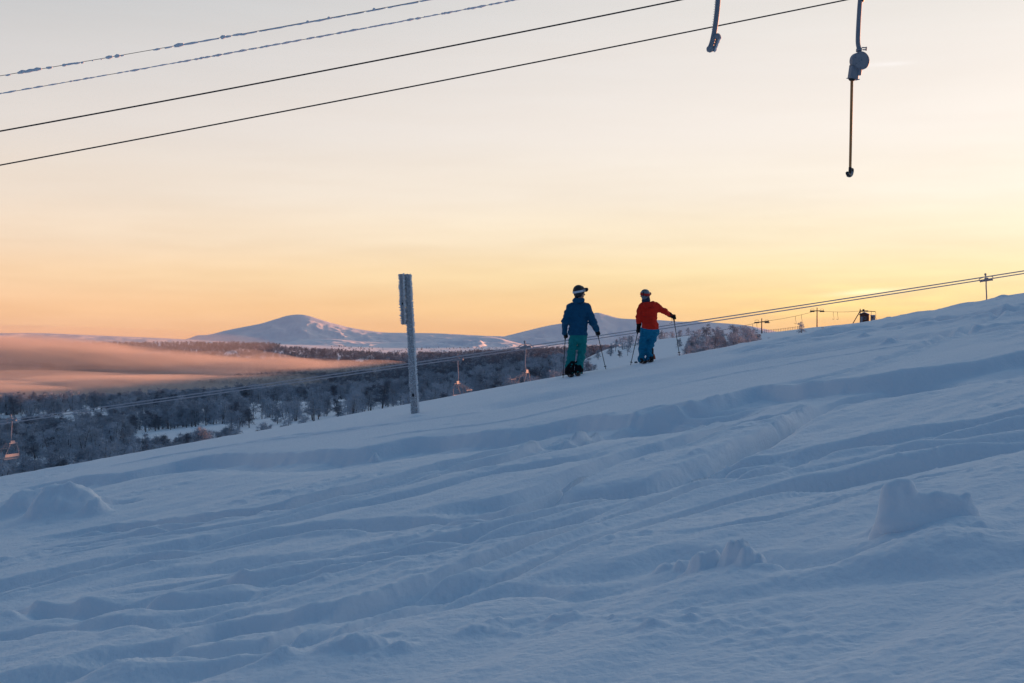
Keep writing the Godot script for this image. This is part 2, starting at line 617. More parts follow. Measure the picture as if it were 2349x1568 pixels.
func add_track(pts: Array, width: float, depth: float, rim: float, lumps := 0.0, kind := 0) -> void:
	var p := []
	for q in pts: p.append(on_slope(q[0], q[1]))
	p.sort_custom(func(a, b): return a.x < b.x)
	var look := PackedFloat32Array()
	var wt := PackedFloat32Array()
	look.resize(TN)
	wt.resize(TN)
	for i in TN:
		var x := TX0 + i * TSTEP
		var d: float = p[0].y
		var w := 0.0
		if x <= p[0].x:
			w = sm(p[0].x - 0.8, p[0].x, x)
			d = p[0].y
		elif x >= p[-1].x:
			w = sm(p[-1].x + 0.8, p[-1].x, x)
			d = p[-1].y
		else:
			w = 1.0
			for k in p.size() - 1:
				if x <= p[k + 1].x:
					var t: float = (x - p[k].x) / maxf(p[k + 1].x - p[k].x, 1e-4)
					var pre: float = p[maxi(k - 1, 0)].y
					var post: float = p[mini(k + 2, p.size() - 1)].y
					d = cubic_interpolate(p[k].y, p[k + 1].y, pre, post, t)
					break
		look[i] = d + 0.04 * n_soft.get_noise_2d(x * 1.2, float(tracks.size()) * 17.0)
		wt[i] = w
	tracks.append([look, wt, width, depth, rim, lumps, kind])

func add_bump(xd: float, yd: float, w_px: float, h_px: float, plateau := 0.0, along := 0.8) -> void:
	var p := on_slope(xd, yd)
	bumps.append([p.x, p.y, w_px / F * p.y, w_px / F * p.y * along, h_px / F * p.y, plateau])

const COLS := [-1600.0, -600.0, 0.0, 300.0, 600.0, 930.0, 1290.0, 1400.0, 1550.0, 1700.0, 1850.0, 2000.0, 2349.0, 2900.0, 4000.0]
const DISTS := [60.0, 90.0, 150.0, 220.0, 300.0, 400.0, 500.0, 700.0, 1000.0, 1500.0, 2200.0, 3200.0, 4500.0, 6500.0, 12000.0]
const TABLE := [
	[1330.0, 1250.0, 1165.0, 1105.0, 1046.0, 1000.0, 925.0, 900.0, 868.0, 840.0, 815.0, 792.0, 735.0, 770.0, 790.0],
	[1330.0, 1240.0, 1155.0, 1097.0, 1040.0, 1000.0, 945.0, 928.0, 905.0, 882.0, 862.0, 842.0, 792.0, 790.0, 800.0],
	[1250.0, 1200.0, 1128.0, 1074.0, 1020.0, 985.0, 942.0, 932.0, 920.0, 905.0, 882.0, 866.0, 832.0, 800.0, 800.0],
	[1120.0, 1090.0, 1060.0, 1038.0, 985.0, 940.0, 885.0, 846.0, 815.0, 822.0, 832.0, 834.0, 816.0, 800.0, 800.0],
	[1060.0, 1030.0, 1008.0, 996.0, 960.0, 920.0, 864.0, 815.0, 780.0, 776.0, 764.0, 745.0, 760.0, 775.0, 790.0],
	[990.0, 970.0, 955.0, 946.0, 932.0, 908.0, 856.0, 802.0, 777.0, 769.0, 756.0, 742.0, 733.0, 752.0, 780.0],
	[950.0, 945.0, 938.0, 932.0, 920.0, 902.0, 850.0, 806.0, 786.0, 778.0, 762.0, 750.0, 742.0, 748.0, 780.0],
	[940.0, 938.0, 935.0, 928.0, 912.0, 896.0, 842.0, 818.0, 800.0, 790.0, 776.0, 768.0, 762.0, 765.0, 785.0],
	[915.0, 915.0, 915.0, 905.0, 888.0, 876.0, 832.0, 818.0, 806.0, 800.0, 795.0, 792.0, 790.0, 790.0, 795.0],
	[860.0, 860.0, 862.0, 856.0, 848.0, 846.0, 818.0, 812.0, 804.0, 800.0, 798.0, 797.0, 796.0, 796.0, 796.0],
	[810.0, 808.0, 812.0, 808.0, 804.0, 819.0, 806.0, 803.0, 800.0, 798.0, 797.0, 796.0, 796.0, 796.0, 796.0],
	[790.0, 786.0, 788.0, 787.0, 789.0, 807.0, 800.0, 799.0, 798.0, 797.0, 796.0, 796.0, 796.0, 796.0, 796.0],
	[790.0, 789.0, 789.0, 789.0, 790.0, 800.0, 796.0, 795.0, 795.0, 795.0, 795.0, 795.0, 795.0, 795.0, 795.0],
	[790.0, 790.0, 790.0, 790.0, 790.0, 793.0, 792.0, 792.0, 792.0, 792.0, 792.0, 792.0, 792.0, 792.0, 792.0],
	[788.0, 788.0, 788.0, 788.0, 788.0, 788.0, 788.0, 788.0, 788.0, 788.0, 788.0, 788.0, 788.0, 788.0, 788.0]]

func valley(x: float, d: float) -> float:
	# height of the country beyond the crest, d metres ahead
	var xd := clampf(x / d * F + CX, -1590.0, 3990.0)
	var j := 0
	while j < COLS.size() - 2 and COLS[j + 1] < xd: j += 1
	var tx: float = (xd - COLS[j]) / (COLS[j + 1] - COLS[j])
	var i := 0
	while i < DISTS.size() - 2 and DISTS[i + 1] < d: i += 1
	var ty: float = clampf(log(d / DISTS[i]) / log(DISTS[i + 1] / DISTS[i]), 0.0, 1.0)
	var ja := maxi(j - 1, 0)
	var jb := mini(j + 2, COLS.size() - 1)
	var a := cubic_interpolate(TABLE[i][j], TABLE[i][j + 1], TABLE[i][ja], TABLE[i][jb], tx)
	var b := cubic_interpolate(TABLE[i + 1][j], TABLE[i + 1][j + 1], TABLE[i + 1][ja], TABLE[i + 1][jb], tx)
	var y := lerpf(a, b, ty * ty * (3.0 - 2.0 * ty) * 0.3 + ty * 0.7)
	var h := -(y - CY) / F * d
	return h + n_hill.get_noise_2d(x * 0.012, d * 0.012) * minf(d * 0.0030, 2.2)

func ground(x: float, z: float) -> float:
	var d := -z
	if d < -5.0: d = -5.0 + (d + 5.0) * 0.4          # behind the camera the slope flattens out
	var r := sqrt(x * x + z * z)
	var xs := x if absf(x) < 16.0 else signf(x) * (16.0 + (absf(x) - 16.0) * 0.75)
	var h := -EYE + RISE_D * d + RISE_X * xs
	if h > 5.6: h = 5.6 + (h - 5.6) * 0.12
	# the crest: where the slope turns over
	var tx := x / maxf(d, 1.0)
	var d0 := 28.5 + 45.0 * sm(0.365, 0.52, tx)
	if d > d0:
		var q := d - d0
		h -= 0.015 * q * q
		if d > d0 + 4.0:
			h = lerpf(h, valley(x, maxf(d, 60.0)), sm(d0 + 4.0, maxf(d0 + 22.0, 58.0), d))
	if d > 120.0 or r > 120.0: return h
	var fade := sm(120.0, 50.0, r)
	# wind drifts, drawn out along the slope
	var u := x * 0.82 + d * 0.57
	var v := -x * 0.57 + d * 0.82
	var groomed := 0.0
	# tracks
	var tq := (x - TX0) / TSTEP
	var ti := clampi(int(tq), 0, TN - 2)
	tq -= ti
	var in_bins := x > -16.0 and x < 15.99 and d > 0.0 and d < 36.9
	var cell: Array = bins[int(d * 2.0) * BX + int((x + 16.0) * 2.0)] if in_bins else []
	if in_bins:
		for tk in cell[0]:
			var t: Array = tracks[tk]
			var w: float = t[1][ti]
			if w <= 0.0: continue
			var c: float = d - lerpf(t[0][ti], t[0][ti + 1], tq)
			var hw: float = t[2]
			if t[6] > 0:
				# a scarp: the near side lies lower, rising again towards the camera
				c += 0.10 * n_lump.get_noise_2d(x * 0.7, t[0][0]) + 0.014 * n_lump.get_noise_2d(x * 2.6 + 3.0, t[0][0])
				var back: float = t[4]
				if c < hw and c > -back:
					var lumpy: float = 1.0 + 0.30 * n_soft.get_noise_2d(u * 1.3, v * 1.6)
					var fall: float = w * t[3] * sm(hw, -hw, c) * sm(-back, -back * 0.12, c)
					h -= fall * lumpy
					if t[5] > 0.0: h += fall / t[3] * t[5] * 0.4 * (n_lump.get_noise_2d(x * 1.5, d * 2.1) * 0.6 + n_lump.get_noise_2d(x * 3.4 + 5.0, d * 4.4) * 0.25)
				if t[6] == 2 and c > 0.0: groomed = maxf(groomed, w * sm(0.0, 0.8, c))
				continue
			var cc := absf(c)
			if cc > hw * 4.0: continue
			var g := exp(-pow(cc / hw, 3.0))
			var rim := exp(-pow((cc - hw * 1.9) / (hw * 0.8), 2.0))
			var along := 0.75 + 0.5 * n_soft.get_noise_2d(x * 1.4 + 31.0, t[0][0] * 3.0)
			h += w * (-t[3] * g * along + t[4] * rim * (0.6 + 0.6 * n_lump.get_noise_2d(x * 0.9, d * 1.2)))
			if t[5] > 0.0:
				var near := maxf(g, rim)
				h += w * near * t[5] * (n_lump.get_noise_2d(x * 1.3, d * 2.0) * 0.55 + n_lump.get_noise_2d(x * 3.2 + 5.0, d * 4.4) * 0.22)
	for bk in (cell[1] if in_bins else []):
		var b: Array = bumps[bk]
		var dx: float = (x - b[0]) / b[2]
		var dd: float = (d - b[1]) / b[3]
		var q := dx * dx + dd * dd
		if q < 6.0:
			var k := exp(-q)
			if b[5] > 0.0: k = lerpf(k, sm(1.30, 0.60, sqrt(q) * (1.0 + 0.30 * n_lump.get_noise_2d(x * 0.8 / b[2], d * 0.8 / b[2]))), b[5])
			h += b[4] * k * (1.0 + 0.30 * n_lump.get_noise_2d(x * 0.55 / b[2] + b[0], d * 0.55 / b[2]) + 0.10 * n_lump.get_noise_2d(x * 2.2 / b[2] + b[0], d * 2.2 / b[2]))
	var near_k := sm(24.0, 7.0, d)
	var calm := 1.0 - 0.75 * groomed
	var drift := n_soft.get_noise_2d(u * 0.75, v * 2.6)
	var drift2 := n_soft.get_noise_2d(u * 1.9 + 70.0, v * 6.5)
	var patchy := 0.55 + 0.9 * n_soft.get_noise_2d(u * 0.35 + 9.0, v * 0.5 + 4.0)
	h += fade * calm * (0.045 * drift + maxf(patchy, 0.1) * 0.020 * drift2)
	h += fade * 0.05 * n_soft.get_noise_2d(x * 0.5 + 300.0, d * 0.5) * (1.0 - 0.4 * groomed)
	var chop := sm(0.12, 0.5, n_soft.get_noise_2d(x * 0.9 + 50.0, d * 1.3 + 80.0))
	if d > 12.0 and d < 36.0: h += fade * chop * calm * 0.02 * n_lump.get_noise_2d(x * 3.4, d * 3.4)
	h += fade * chop * calm * near_k * 0.012 * n_lump.get_noise_2d(x * 6.0, d * 6.0)
	var crumb := n_fine.get_noise_2d(x * 3.2, d * 4.6)
	h += fade * (0.010 + 0.014 * chop) * (1.0 - 0.6 * groomed) * crumb * absf(crumb) * 1.6
	h += fade * 0.0035 * n_fine.get_noise_2d(x * 14.0, d * 14.0) * near_k
	if groomed > 0.2: h += groomed * 0.006 * n_fine.get_noise_2d(u * 0.6, v * 7.0)
	return h

var bins := []         # for each half-metre square: [track numbers, bump numbers] that reach it
const BX := 64
const BD := 74

func make_bins() -> void:
	bins.resize(BX * BD)
	for i in BX * BD: bins[i] = [[], []]
	for bi in BX:
		for bd in BD:
			var x := -16.0 + bi * 0.5
			var dd := bd * 0.5
			var cell: Array = bins[bd * BX + bi]
			for k in tracks.size():
				var t: Array = tracks[k]
				var reach: float = t[2] * 4.0 + 0.3
				for f in [0.0, 0.25, 0.5]:
					var ti := clampi(int((x + f - TX0) / TSTEP), 0, TN - 1)
					var c: float = dd + 0.25 - t[0][ti]
					if t[1][ti] > 0.0 and (t[6] == 2 or (t[6] == 1 and c < t[2] + 0.6 and c > -t[4] - 0.6) or (t[6] == 0 and absf(c) < reach + 0.25)):
						cell[0].append(k)
						break
			for k in bumps.size():
				var b: Array = bumps[k]
				if absf(x + 0.25 - b[0]) < b[2] * 2.45 + 0.26 and absf(dd + 0.25 - b[1]) < b[3] * 2.45 + 0.26: cell[1].append(k)

func plan_slope() -> void:
	# ski tracks that run across the slope, as seen in the photograph
	# [points], half width, depth, rim, lumps
	add_track([[540, 1510], [760, 1415], [900, 1365], [1100, 1298], [1250, 1245], [1400, 1190], [1600, 1122], [1760, 1078], [1960, 1036]], 0.095, 0.17, 0.035, 0.0)
	add_track([[640, 1520], [820, 1440], [960, 1388], [1150, 1325], [1300, 1270], [1500, 1200], [1700, 1146], [1860, 1108], [2100, 1062]], 0.095, 0.18, 0.035, 0.0)
	add_track([[480, 1405], [640, 1355], [800, 1310], [900, 1288], [990, 1272]], 0.10, 0.07, 0.04, 0.0)
	add_track([[1770, 1196], [1850, 1172], [1960, 1138], [2040, 1112]], 0.04, 0.05, 0.012, 0.0)
	add_track([[0, 1284], [200, 1245], [400, 1214], [560, 1186], [700, 1150], [900, 1104], [1100, 1052], [1300, 1000], [1440, 958]], 0.085, 0.12, 0.03, 0.0)
	add_track([[60, 1296], [260, 1258], [420, 1232], [600, 1198], [760, 1158], [940, 1112], [1130, 1064], [1330, 1012], [1470, 968]], 0.085, 0.12, 0.03, 0.0)
	add_track([[420, 1345], [640, 1300], [860, 1262], [1080, 1222], [1300, 1172], [1480, 1118], [1640, 1052]], 0.08, 0.11, 0.03, 0.0)
	add_track([[470, 1362], [690, 1316], [900, 1278], [1120, 1236], [1330, 1186], [1510, 1130], [1670, 1066]], 0.08, 0.11, 0.03, 0.0)
	add_track([[600, 1010], [1000, 962], [1400, 892], [1700, 838], [2000, 792], [2349, 738]], 0.09, 0.035, 0.012, 0.0)
	add_track([[900, 1000], [1174, 962], [1400, 912], [1700, 855], [2000, 806], [2349, 752]], 0.09, 0.03, 0.012, 0.0)
	add_track([[300, 1062], [500, 1028], [700, 1002], [900, 975]], 0.12, 0.05, 0.02, 0.0)
	add_track([[1174, 928], [1424, 880], [1624, 843], [1924, 792], [2174, 765], [2349, 750]], 0.65, 0.12, 0.02, 0.0)
	add_track([[1900, 868], [2050, 820], [2180, 770], [2349, 705]], 0.16, 0.08, 0.04, 0.03)
	add_track([[1750, 800], [1950, 762], [2150, 735], [2349, 712]], 0.40, 0.14, 0.07, 0.07)
	# scarps, where soft snow was pushed aside: [far edge], half width, drop, run back up, lumps, kind
	add_track([[120, 1104], [200, 1094], [300, 1081], [425, 1054], [550, 1040], [650, 1039], [750, 1034], [850, 1024], [975, 1001], [1150, 984], [1324, 958], [1454, 950], [1540, 938], [1624, 920], [1740, 892], [1845, 886], [2050, 862], [2349, 808]], 0.150, 0.20, 3.4, 0.0, 2)
	add_track([[1480, 1098], [1590, 1055], [1690, 1010], [1800, 955], [1850, 925], [1920, 895], [2050, 866]], 0.166, 0.221, 1.24, 0.10, 1)
	add_track([[1700, 1066], [1800, 1046], [1973, 1012], [2145, 992], [2349, 958]], 0.128, 0.170, 0.74, 0.06, 1)
	add_track([[1950, 1090], [2100, 1058], [2349, 1010]], 0.083, 0.110, 0.56, 0.04, 1)
	add_track([[1150, 1052], [1300, 1010], [1400, 975], [1500, 945], [1620, 933]], 0.128, 0.170, 0.99, 0.02, 1)
	add_track([[1150, 1135], [1300, 1085], [1440, 1035], [1560, 1000], [1700, 950]], 0.114, 0.152, 0.81, 0.08, 1)
	add_track([[200, 1214], [280, 1202], [480, 1182], [675, 1157], [850, 1117], [1000, 1082], [1174, 1042], [1300, 1005]], 0.083, 0.110, 0.56, 0.02, 1)
	add_track([[420, 1248], [600, 1205], [760, 1165], [900, 1135], [1080, 1092], [1250, 1062]], 0.083, 0.094, 0.43, 0.04, 1)
	add_track([[0, 1340], [175, 1302], [300, 1277], [500, 1242], [650, 1214], [900, 1187], [1174, 1160], [1320, 1120]], 0.115, 0.145, 0.68, 0.05, 1)
	add_track([[380, 1312], [600, 1282], [800, 1258], [1000, 1232], [1174, 1212]], 0.165, 0.103, 0.56, 0.0, 1)
	add_track([[0, 1402], [85, 1404], [210, 1400], [320, 1396], [430, 1385]], 0.071, 0.094, 0.31, 0.02, 1)
	add_track([[320, 1388], [450, 1357], [530, 1342], [620, 1335]], 0.066, 0.076, 0.31, 0.02, 1)
	add_track([[0, 1450], [120, 1440], [300, 1432], [420, 1428]], 0.083, 0.076, 0.31, 0.02, 1)
	add_track([[400, 1470], [500, 1434], [600, 1422], [725, 1405], [840, 1380], [960, 1345]], 0.096, 0.128, 0.50, 0.03, 1)
	add_track([[180, 1530], [300, 1512], [430, 1492], [560, 1486]], 0.083, 0.110, 0.43, 0.02, 1)
	add_track([[1040, 1375], [1130, 1352], [1240, 1345], [1330, 1350]], 0.132, 0.068, 0.37, 0.0, 1)
	add_track([[1440, 1290], [1560, 1262], [1800, 1268], [1940, 1258]], 0.165, 0.085, 0.56, 0.02, 1)
	add_track([[1700, 1362], [1848, 1335], [2030, 1300], [2200, 1290]], 0.132, 0.043, 0.31, 0.0, 1)
	# bundles of narrow ski grooves that follow the larger furrows
	var lanes := [
		[[1480, 1098], [1590, 1055], [1690, 1010], [1800, 955], [1850, 925], [1920, 895], [2050, 866]],
		[[1745, 1066], [1973, 1020], [2145, 985], [2349, 950]],
		[[1150, 1052], [1300, 1010], [1400, 975], [1500, 945], [1620, 933]],
		[[1150, 1135], [1300, 1085], [1440, 1035], [1560, 1000], [1700, 950]],
		[[200, 1214], [280, 1202], [480, 1182], [675, 1157], [850, 1117], [1000, 1082], [1174, 1042], [1300, 1005]],
		[[0, 1340], [175, 1302], [300, 1277], [500, 1242], [650, 1214], [900, 1187], [1174, 1160], [1320, 1120]]]
	var lr := RandomNumberGenerator.new()
	lr.seed = 61
	for l in lanes:
		for k in 3:
			var dy := lr.randf_range(-26.0, 44.0)
			var slope := lr.randf_range(-0.03, 0.03)
			var from := lr.randi_range(0, 1)
			var pts := []
			for q in range(from, l.size()): pts.append([l[q][0], l[q][1] + dy * (0.5 if l[q][1] < 1050 else 1.0) + (l[q][0] - 1100.0) * slope])
			add_track(pts, lr.randf_range(0.07, 0.11), lr.randf_range(0.07, 0.13), lr.randf_range(0.02, 0.035), 0.0)
	# humps and lumps
	add_bump(956, 958, 16, 5)
	add_bump(150, 1182, 84, 74, 0.35, 0.8)
	add_bump(70, 1182, 80, 62, 0.3, 0.8)
	add_bump(212, 1180, 34, 34, 0.2)
	add_bump(2012, 1216, 30, 18)
	add_bump(2254, 1216, 26, 16)
	add_bump(30, 1175, 80, 35)
	add_bump(272, 1158, 40, -44, 0.5)
	add_bump(860, 1024, 9, 22)
	for q in [[1530, 1300, 30, 20], [1572, 1300, 28, 24], [1622, 1304, 40, 44], [1692, 1302, 36, 60], [1722, 1306, 34, 40], [1765, 1308, 36, 12]]:
		add_bump(q[0], q[1], q[2], q[3], 0.6)
	add_bump(2125, 1224, 150, 22, 0.5, 0.5)
	add_bump(1640, 1330, 150, 22)
	add_bump(2120, 1262, 170, 44, 0.2)
	add_bump(2290, 1250, 120, 25)
	add_bump(990, 1292, 18, 13)
	add_bump(930, 1305, 50, 10)
	add_bump(550, 1336, 30, 16)
	add_bump(835, 1505, 48, 25, 0.5)
	add_bump(770, 1512, 54, 22, 0.3)
	add_bump(640, 1535, 40, 26)
	add_bump(920, 1500, 36, 20)
	add_bump(1310, 1412, 38, 17)
	add_bump(1270, 1416, 14, 16)
	add_bump(1090, 1450, 36, 17)
	add_bump(1140, 1432, 28, 11)
	add_bump(1500, 1448, 32, 22)
	add_bump(1590, 1420, 22, 10)
	add_bump(1740, 1446, 26, 12)
	add_bump(320, 1490, 26, 16)
	add_bump(60, 1410, 70, 26)
	add_bump(200, 1395, 70, 18)
	add_bump(360, 1385, 60, 18)
	add_bump(280, 1560, 120, 34)
	add_bump(460, 1520, 120, 30)
	add_bump(690, 1415, 90, 22)
	add_bump(1700, 1360, 60, 6)
	for q in [[2110, 707, 32, 4], [2190, 692, 44, 4], [2298, 678, 14, 6], [2240, 686, 60, 3], [2040, 723, 14, 3], [1700, 784, 14, 3]]:
		add_bump(q[0], q[1], q[2], q[3])
	var kr := RandomNumberGenerator.new()
	kr.seed = 303
	for q in [[2120, 1248, 150, 26, 26], [1640, 1325, 160, 18, 20], [860, 1525, 110, 22, 18], [1320, 1425, 90, 24, 14], [1560, 1060, 120, 40, 12], [330, 1290, 170, 26, 20], [140, 1190, 150, 14, 10], [1120, 1450, 90, 24, 12], [1950, 1060, 260, 30, 26]]:
		for i in q[4]:
			add_bump(q[0] + kr.randfn(0.0, 0.5) * q[2], q[1] + kr.randfn(0.0, 0.5) * q[3], kr.randf_range(4.0, 11.0), kr.randf_range(2.0, 5.5), 0.4)
	add_bump(2040, 790, 20, 12)
	add_bump(1980, 772, 16, 9)

func make_ground() -> void:
	plan_slope()
	make_bins()
	var azs := PackedFloat32Array()
	var a := -180.0
	while a < 180.0:
		azs.append(a)
		if absf(a) < 22.0: a += 0.088
		elif absf(a) < 30.0: a += 0.25
		elif absf(a) < 60.0: a += 1.5
		else: a += 6.0
	azs.append(180.0)
	var rs := PackedFloat32Array()
	var r := 0.4
	while r < 11500.0:
		rs.append(r)
		if r < 3.2: r += 0.25
		elif r < 33.0: r += 0.007 + 0.0017 * r
		elif r < 60.0: r *= 1.01
		elif r < 700.0: r *= 1.02
		else: r *= 1.035
	var na := azs.size()
	var nr := rs.size()
	var verts := PackedVector3Array()
	verts.resize(na * nr)
	for j in nr:
		var rr := rs[j]
		for i in na:
			var az := deg_to_rad(azs[i])
			var x := sin(az) * rr
			var z := -cos(az) * rr
			verts[j * na + i] = Vector3(x, ground(x, z), z)
	var norm := PackedVector3Array()
	norm.resize(na * nr)
	for j in nr:
		for i in na:
			var p := verts[j * na + mini(i + 1, na - 1)] - verts[j * na + maxi(i - 1, 0)]
			var q := verts[mini(j + 1, nr - 1) * na + i] - verts[maxi(j - 1, 0) * na + i]
			var n := p.cross(q)
			if n.y < 0.0: n = -n
			norm[j * na + i] = n.normalized()
	var idx := PackedInt32Array()
	idx.resize((na - 1) * (nr - 1) * 6)
	var o := 0
	for j in nr - 1:
		for i in na - 1:
			var p := j * na + i
			idx[o] = p; idx[o + 1] = p + na; idx[o + 2] = p + 1
			idx[o + 3] = p + 1; idx[o + 4] = p + na; idx[o + 5] = p + na + 1
			o += 6
	var arr := []
	arr.resize(Mesh.ARRAY_MAX)
	arr[Mesh.ARRAY_VERTEX] = verts
	arr[Mesh.ARRAY_NORMAL] = norm
	arr[Mesh.ARRAY_INDEX] = idx
	var m := ArrayMesh.new()
	m.add_surface_from_arrays(Mesh.PRIMITIVE_TRIANGLES, arr)
	var g := part("ground", m, M.snow, self)
	tag(g, "wide snow slope with ski tracks falling to the wooded valley", "snow", "", "structure")

# ------------------------------------------------------------------ far mountains
func skyline(prof: Array, xd: float) -> float:
	if xd <= prof[0][0]: return prof[0][1]
	for i in range(1, prof.size()):
		if xd <= prof[i][0]:
			var t: float = (xd - prof[i - 1][0]) / (prof[i][0] - prof[i - 1][0])
			return cubic_interpolate(prof[i - 1][1], prof[i][1], prof[maxi(i - 2, 0)][1], prof[mini(i + 1, prof.size() - 1)][1], t)
	return prof[-1][1]

func mountain(called: String, label: String, prof: Array, foot: float, top: float, back: float, folds: float, fold_scale: float, sd: float) -> void:
	var x0: float = prof[0][0]
	var x1: float = prof[-1][0]
	var nx := int((x1 - x0) / 3.0)
	var nd := 70
	var pts := []
	for j in nd + 1:
		var row := []
		var t := float(j) / nd
		var d := lerpf(foot, top, t / 0.72) if t < 0.72 else lerpf(top, back, (t - 0.72) / 0.28)
		for i in nx + 1:
			var xd := lerpf(x0, x1, float(i) / nx)
			var peak := -(skyline(prof, xd) - CY) / F * top
			var base := minf(-(793.0 - CY) / F * d - 4.0, valley((xd - CX) / F * d, d) - 5.0)
			var k := pow(sm(foot, top * 1.04, d), 0.85) if d < top else 1.0 - sm(top, back * 1.02, d)
			k = minf(k / (pow(sm(foot, top * 1.04, top), 0.85)), 1.0) if d < top else k
			var x := (xd - CX) / F * d
			var env := sin(PI * clampf((d - foot) / (top - foot), 0.0, 1.0)) if d < top else 0.0
			var n := absf(n_hill.get_noise_2d(x * fold_scale + sd, d * fold_scale * 0.7)) * 2.0 - 0.35
			n += 0.4 * n_hill.get_noise_2d(x * fold_scale * 3.1 + sd, d * fold_scale * 2.2)
			var h := lerpf(base, peak, k) - n * folds * env * clampf((peak - base) / 60.0, 0.15, 1.0)
			row.append(Vector3(x, h, -d))
		pts.append(row)
	var st := st_new()
	st.set_smooth_group(0)
	for j in nd:
		for i in nx:
			quad(st, pts[j][i], pts[j + 1][i], pts[j + 1][i + 1], pts[j][i + 1])
	st.index()
	var o := part(called, done(st), M.far_snow, self)
	tag(o, label, "mountain", "", "structure")

func make_mountains() -> void:
	mountain("mountain", "broad snowy mountain with a rounded summit above the fog valley", [[300, 795], [360, 790], [400, 784], [432, 777], [452, 770], [478, 768], [520, 758], [560, 750], [600, 742], [640, 730], [660, 724], [685, 721.5], [705, 724], [735, 733], [760, 741], [800, 751], [840, 758], [880, 763], [930, 764], [1000, 765], [1060, 768], [1120, 771], [1160, 772], [1200, 776], [1290, 790]], 7950.0, 8800.0, 10500.0, 22.0, 0.0020, 3.0)
	mountain("mountain", "snowy mountain with a small sharp top behind the two skiers", [[1090, 792], [1130, 780], [1160, 771], [1200, 761], [1250, 749], [1290, 742], [1315, 737], [1340, 727], [1368, 717.5], [1390, 722], [1420, 730], [1460, 732.5], [1500, 734], [1520, 735], [1560, 738], [1600, 738], [1650, 741], [1700, 745], [1740, 752], [1790, 763], [1850, 777], [1950, 793]], 7200.0, 8000.0, 9600.0, 30.0, 0.0016, 41.0)
	mountain("hill", "low pale ridge on the horizon above the fog bank", [[-500, 775], [-300, 770], [-100, 765], [0, 765], [90, 764.5], [200, 769], [300, 773], [380, 776.5], [450, 780.5], [540, 786], [640, 793]], 4200.0, 5400.0, 6600.0, 20.0, 0.0022, 77.0)
	mountain("hill", "rolling snow knolls at the foot of the mountains", [[880, 796], [940, 790], [985, 781], [1020, 777], [1060, 775], [1095, 770.5], [1120, 772], [1150, 777], [1175, 784], [1200, 790], [1260, 795]], 4700.0, 5300.0, 5900.0, 26.0, 0.0042, 113.0)
	mountain("hill", "long low snow fell between the two mountains", [[560, 796], [640, 788], [700, 779], [760, 778], [820, 783], [880, 786], [960, 784], [1010, 788], [1080, 794]], 5000.0, 5700.0, 6300.0, 22.0, 0.0040, 157.0)

# ------------------------------------------------------------------ fog in the valley
func fog_bank(parent: Node3D, c: Vector3, size: Vector3, dens: float, tilt := 0.0, turn := 0.0, shape := RenderingServer.FOG_VOLUME_SHAPE_ELLIPSOID) -> void:
	var f := FogVolume.new()
	f.name = "mist"
	f.shape = shape
	f.size = size
	var key := "fog%d" % int(dens * 2000.0)
	if not M.has(key):
		var m := FogMaterial.new()
		m.density = dens
		m.albedo = Color(0.95, 0.93, 0.92)
		M[key] = m
	f.material = M[key]
	parent.add_child(f, true)
	f.position = c
	f.rotation = Vector3(0.0, turn, tilt)
	f.set_meta("kind", "stuff")

func make_fog() -> void:
	# the thick low layer on the valley floor, billowing along its top
	var low := thing("low_fog", "thick low fog lying in the valley behind the birch wood", "fog")
	low.set_meta("kind", "stuff")
	fog_bank(low, Vector3(-430, -36, -1010), Vector3(1250, 20, 880), 0.006, 0.0, 0.25, RenderingServer.FOG_VOLUME_SHAPE_CYLINDER)
	var r := RandomNumberGenerator.new()
	r.seed = 99
	for i in 44:
		var xd := lerpf(-140.0, 860.0, (i + r.randf()) / 44.0)
		var l := r.randf_range(50.0, 170.0)
		var d := r.randf_range(760.0, 1330.0)
		fog_bank(low, Vector3((xd - CX) / F * d, -27.0 + r.randfn(0.0, 1.6) - 3.0 * sm(500.0, 860.0, xd), -d), Vector3(l, r.randf_range(5.0, 13.0), l * r.randf_range(0.6, 1.2)), r.randf_range(0.004, 0.010), r.randfn(0.0, 0.03), r.randf_range(-0.5, 0.5))
	# loose drifting veils above it, against the wooded hillside
	var veil := thing("drifting_mist", "thin torn veils of mist drifting before the wooded hillside", "fog")
	veil.set_meta("kind", "stuff")
	for i in 136:
		var soft := i >= 90
		var xd := lerpf(-140.0, 950.0, r.randf())
		var top := lerpf(776.0, 848.0, clampf((xd - 40.0) / 860.0, 0.0, 1.0))
		var d := r.randf_range(1150.0, 1700.0)
		var l := r.randf_range(90.0, 230.0) if soft else r.randf_range(45.0, 180.0)
		var tall := l * r.randf_range(0.12, 0.24) if soft else r.randf_range(6.0, 20.0)
		var drop := absf(r.randfn(0.0, 17.0)) if r.randf() < 0.8 else -r.randf_range(0.0, 8.0)
		fog_bank(veil, at(xd, top + tall * 0.5 / d * F * 0.85 + drop, d), Vector3(l, tall, l * 0.75), r.randf_range(0.0010, 0.0026) if soft else r.randf_range(0.0025, 0.0085), -r.randf_range(-0.10, 0.24), r.randf_range(-0.6, 0.6))
	fog_bank(veil, at(-20, 792, 1750), Vector3(700, 50, 420), 0.0010, 0.0, 0.0)

